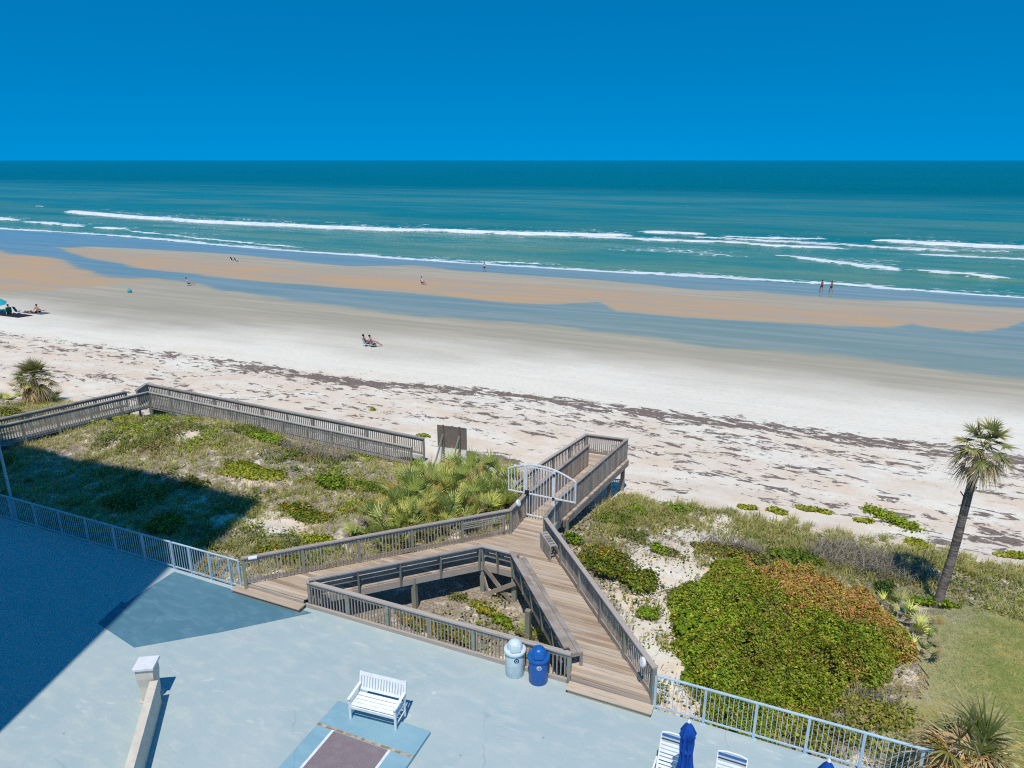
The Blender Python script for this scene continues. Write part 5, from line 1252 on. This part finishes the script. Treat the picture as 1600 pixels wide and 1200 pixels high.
# ---------------------------------------------------------------- people and their things on the beach
def skin_mesh(name, verts, edges, radii, m, parent, sub=2):
    me = bpy.data.meshes.new(name); bm = bmesh.new(); sk = bm.verts.layers.skin.verify()
    vv = []
    for i, (p, r) in enumerate(zip(verts, radii)):
        v = bm.verts.new(p); v[sk].radius = (r, r); v[sk].use_root = (i == 0); vv.append(v)
    for a, b in edges: bm.edges.new((vv[a], vv[b]))
    bm.to_mesh(me); bm.free(); me.materials.append(m)
    o = bpy.data.objects.new(name, me); col.objects.link(o); o.parent = parent
    s = o.modifiers.new('skin', 'SKIN'); s.use_smooth_shade = True
    ss = o.modifiers.new('sub', 'SUBSURF'); ss.levels = 1; ss.render_levels = sub
    return o
def person(loc, rz, pose, label, skin='skin', top=None, bottom='navy', hair='hair', sc=1.0):
    o = empty('person', loc, label, 'person', 'people on the beach', rz); o.scale = (sc, sc, sc)
    J = dict(pel=(0, 0, .95), spi=(0, 0, 1.14), che=(0, .01, 1.34), nec=(0, 0, 1.49), hb=(0, .02, 1.57), ht=(0, .03, 1.68))
    for s_, n_ in ((-1, 'l'), (1, 'r')):
        J.update({'sh'+n_: (s_*.18, 0, 1.42), 'el'+n_: (s_*.24, -.03, 1.15), 'wr'+n_: (s_*.25, .06, .91), 'hip'+n_: (s_*.10, 0, .89), 'kn'+n_: (s_*.11, .02, .49), 'an'+n_: (s_*.11, -.02, .08), 'to'+n_: (s_*.12, .13, .04)})
    if pose == 'walk': J.update(knl=(-.10, .17, .51), anl=(-.10, .22, .09), tol=(-.10, .37, .05), knr=(.10, -.02, .48), anr=(.10, -.26, .12), tor=(.10, -.14, .04), ell=(-.24, -.12, 1.17), wrl=(-.24, -.10, .93), elr=(.24, .05, 1.16), wrr=(.22, .2, .97))
    if pose == 'sit':   # in a low beach chair, legs forward
        dz = -.62; J = {k: (x, y, z+dz) for k, (x, y, z) in J.items()}
        for k in ('spi', 'che', 'nec', 'hb', 'ht', 'shl', 'shr'): x, y, z = J[k]; J[k] = (x, y-.30*(z-.33), z)
        J.update(hipl=(-.10, .03, .29), hipr=(.10, .03, .29), knl=(-.13, .45, .44), knr=(.13, .45, .42), anl=(-.13, .80, .10), anr=(.14, .82, .10), tol=(-.14, .92, .16), tor=(.15, .94, .16), ell=(-.26, -.02, .55), elr=(.26, -.02, .55), wrl=(-.20, .22, .50), wrr=(.2, .22, .5))
    if pose == 'ground':  # sitting on a towel, leaning on the hands
        dz = -.83; J = {k: (x, y, z+dz) for k, (x, y, z) in J.items()}
        J.update(hipl=(-.10, .03, .10), hipr=(.10, .03, .10), knl=(-.13, .42, .36), knr=(.13, .45, .12), anl=(-.13, .66, .07), anr=(.14, .88, .08), tol=(-.14, .80, .06), tor=(.15, .94, .17), ell=(-.28, -.14, .33), elr=(.28, -.14, .33), wrl=(-.28, -.25, .06), wrr=(.28, -.25, .06))
    if pose == 'lie':
        J = {k: (x, -(z-.9), .14+y*.6) for k, (x, y, z) in J.items()}; J.update(knl=(-.14, .40, .30), anl=(-.13, .72, .09), tol=(-.13, .84, .10), tor=(.13, .9, .16))
    rad = dict(pel=.145, spi=.125, che=.15, nec=.06, hb=.085, ht=.085)
    for n_ in 'lr': rad.update({'sh'+n_: .062, 'el'+n_: .043, 'wr'+n_: .03, 'hip'+n_: .092, 'kn'+n_: .06, 'an'+n_: .042, 'to'+n_: .034})
    E = [('pel', 'spi'), ('spi', 'che'), ('che', 'nec'), ('nec', 'hb'), ('hb', 'ht')]
    for n_ in 'lr': E += [('che', 'sh'+n_), ('sh'+n_, 'el'+n_), ('el'+n_, 'wr'+n_), ('pel', 'hip'+n_), ('hip'+n_, 'kn'+n_), ('kn'+n_, 'an'+n_), ('an'+n_, 'to'+n_)]
    for s_, n_ in ((-1, 'l'), (1, 'r')):   # palm, four bent fingers and a thumb
        e = Vector(J['el'+n_]); w_ = Vector(J['wr'+n_]); d = (w_-e).normalized(); sd_ = d.cross(Vector((0, 0, 1)))
        sd_ = Vector((1, 0, 0)) if sd_.length < .2 else sd_.normalized(); up = sd_.cross(d)
        J['pa'+n_] = w_+d*.065; rad['pa'+n_] = .032; E.append(('wr'+n_, 'pa'+n_))
        for k in range(4):
            a = J['pa'+n_]+d*.03+sd_*(.024*(k-1.5)); b = a+d*(.045+.006*(1.5-abs(k-1.5)))-up*.008; c = b+d*.028-up*.02
            for nm_, v_, r_ in ((f'f{k}a', a, .0095), (f'f{k}b', b, .0085), (f'f{k}c', c, .007)): J[nm_+n_] = v_; rad[nm_+n_] = r_
            E += [('pa'+n_, f'f{k}a'+n_), (f'f{k}a'+n_, f'f{k}b'+n_), (f'f{k}b'+n_, f'f{k}c'+n_)]
        J['tha'+n_] = w_+d*.04+sd_*.04*(-s_); J['thb'+n_] = w_+d*.085+sd_*.06*(-s_); rad['tha'+n_] = .012; rad['thb'+n_] = .008; E += [('wr'+n_, 'tha'+n_), ('tha'+n_, 'thb'+n_)]
    keys = list(J); ix = {k: i for i, k in enumerate(keys)}
    skin_mesh('body', [J[k] for k in keys], [(ix[a], ix[b]) for a, b in E], [rad[k] for k in keys], M[skin], o)
    def piece(name, ks, es, f, m):
        i_ = {k: i for i, k in enumerate(ks)}; skin_mesh(name, [J[k] for k in ks], [(i_[a], i_[b]) for a, b in es], [rad[k.replace('M', '')]*f if k in rad else .075 for k in ks], m, o)
    for n_ in 'lr': J['th'+n_] = tuple(Vector(J['hip'+n_]).lerp(Vector(J['kn'+n_]), .55)); rad['th'+n_] = .085; J['ua'+n_] = tuple(Vector(J['sh'+n_]).lerp(Vector(J['el'+n_]), .5)); rad['ua'+n_] = .058
    J['wai'] = tuple(Vector(J['pel']).lerp(Vector(J['spi']), .4)); rad['wai'] = .138
    piece('shorts', ['pel', 'wai', 'hipl', 'hipr', 'thl', 'thr'], [('pel', 'wai'), ('pel', 'hipl'), ('pel', 'hipr'), ('hipl', 'thl'), ('hipr', 'thr')], 1.14, M[bottom])
    if top: piece('shirt', ['spi', 'wai', 'che', 'shl', 'shr', 'ual', 'uar'], [('spi', 'wai'), ('spi', 'che'), ('che', 'shl'), ('che', 'shr'), ('shl', 'ual'), ('shr', 'uar')], 1.12, M[top])
    hb, ht = Vector(J['hb']), Vector(J['ht']); d = (ht-hb).normalized()
    mb = MB(); back = Vector((0, -.03, 0)) if pose != 'lie' else Vector((0, 0, -.02))
    q = d.to_track_quat('Z', 'Y').to_matrix(); pr = [(.101, -.03), (.106, .02), (.098, .065), (.07, .098), (.03, .112)]
    mb.lathe(pr, 14); mb.v = [tuple((q @ Vector(v))+ht+back) for v in mb.v]; mb.build('hair', M[hair], o, True, smooth=True)
    return o
def beach_chair(loc, rz, m, label, low=True):
    o = empty('beach_chair', loc, label, 'beach chair', 'beach chairs', rz)
    mb = MB(); mb.box((0, .20, .22), (.50, .44, .02), M=Matrix.Rotation(R(6), 3, 'X')); mb.build('seat', M[m], o, True)
    mb = MB(); mb.box((0, -.16, .52), (.50, .02, .66), M=Matrix.Rotation(R(22), 3, 'X')); mb.build('backrest', M[m], o, True)
    mb = MB()
    for s_ in (-1, 1):
        x = s_*.265; mb.tube([(x, .43, .0), (x, .42, .24), (x, 0, .20), (x, -.30, .86)], .014, 6); mb.tube([(x, -.32, 0), (x, .12, .42), (x, .38, .43)], .014, 6); mb.box((x, .22, .44), (.05, .36, .02))
    mb.tube([(-.265, -.30, .86), (.265, -.30, .86)], .014, 6); mb.build('frame', M['white_metal'], o, True)
    return o
def towel(px, py, rz, size, m, label, name='beach_towel'):
    g = G(px, py); o = MB(); n_ = 8
    vs_ = []; 
    for i in range(n_+1):
        for j in range(n_+1): 
            x = (i/n_-.5)*size[0]; y = (j/n_-.5)*size[1]; ca, sa = math.cos(rz), math.sin(rz); X_, Y_ = g.x+x*ca-y*sa, g.y+x*sa+y*ca
            vs_.append((X_, Y_, float(ground_z(X_, Y_))+.03+.015*math.sin(i*2+j)))
    o.add(vs_, [(i*(n_+1)+j, (i+1)*(n_+1)+j, (i+1)*(n_+1)+j+1, i*(n_+1)+j+1) for i in range(n_) for j in range(n_)])
    ob = o.build(name, M[m], smooth=True); sdf = ob.modifiers.new('thick', 'SOLIDIFY'); sdf.thickness = .02; return tag(ob, label, 'towel', 'towels on the beach')
def seat(px, py, rz, chair_m, clab, **kw):
    g = G(px, py); beach_chair(g, rz, chair_m, clab)
    if kw: person((g.x-math.sin(rz)*.06, g.y+math.cos(rz)*.06, g.z), rz, 'sit', **kw)
seat(571, 541, R(-62), 'pale_blue', 'light blue beach chair of the near couple on dry sand', label='tanned sunbather in a pale blue chair on dry sand', skin='skin_tan', bottom='dark')
seat(581, 542, R(-70), 'navy', 'dark beach chair beside the pale blue one', label='sunbather in rose top beside the tanned one', top='rose_cloth', bottom='navy')
seat(294, 446, R(-75), 'pale_blue', 'light blue beach chair beside the runnel', label='seated person in white by the runnel', top='white_cloth', bottom='dark')
seat(363, 408, R(-40), 'navy', 'dark empty beach chair on the sandbar nearest the surf')
seat(369, 409, R(-48), 'navy', 'second dark empty chair on the sandbar, right of the other')
seat(660, 444, R(-140), 'dark', 'dark beach chair on the sandbar under a seated person', label='person in white shirt seated on the sandbar', top='white_cloth', bottom='dark')
g = G(757, 425); person(g, R(160), 'stand', 'person in white top and dark shorts standing at the surf edge', top='white_cloth', bottom='dark')
g = G(1283, 456); person(g, R(20), 'walk', 'walker with red towel over bare tanned shoulders', skin='skin_tan', top='red_cloth', bottom='dark')
g = G(1298, 457); person(g, R(25), 'walk', 'walker in dark shorts following at the surf edge', skin='skin_tan', bottom='dark')
seat(27, 490, R(-25), 'blue_cloth', 'deep blue beach chair on the dark mat')
seat(15, 491, R(35), 'green_cloth', 'green beach chair left of the deep blue one', label='person in green seated on the dark mat', top='green_cloth', bottom='green_cloth')
towel(16, 492, ANG, (5.2, 1.6), 'dark', 'long dark mat under the beach chairs', 'beach_mat')
towel(57, 489, ANG, (3.2, 1.1), 'towel', 'grey towel under the pair at the left')
g = G(59, 489); person((g.x, g.y, g.z+.05), R(-10), 'ground', 'bare backed person sitting on the grey towel', bottom='navy')
g = G(47, 489.5); person((g.x, g.y, g.z+.03), R(80), 'lie', 'person in dark swimwear lying on the sand beside the towel', skin='skin', bottom='navy', top='navy')
g = G(4, 489); o = empty('beach_umbrella', (g.x-1.5, g.y+.9, g.z-.6), 'pale blue beach umbrella cut by the left frame edge', 'beach umbrella')
mb = MB(); mb.tube([(0, 0, -.3), (0, 0, 2.15)], .022, 8); mb.build('pole', M['white_metal'], o, True)
mb = MB(); mb.lathe([(1.2, 1.72), (1.15, 1.76), (.8, 1.92), (.4, 2.05), (.03, 2.12)], 8); mb.build('canopy', M['teal_cloth'], o, True)
o.rotation_euler = (R(8), R(12), 0)
g = G(203, 457); o = empty('beach_bag', g, 'small teal bag lying alone on the damp sand', 'bag')
mb = MB(); mb.lathe([(.20, .0), (.27, .06), (.28, .2), (.24, .36), (.22, .38)], 16, wob=lambda k, i: 1+.08*math.sin(k*1.3+i)); mb.build('sack', M['teal_cloth'], o, True, smooth=True)
mb = MB(); mb.tube([(-.14, 0, .36), (-.12, 0, .54), (.12, 0, .54), (.14, 0, .36)], .014, 6); mb.build('handle', M['towel'], o, True)
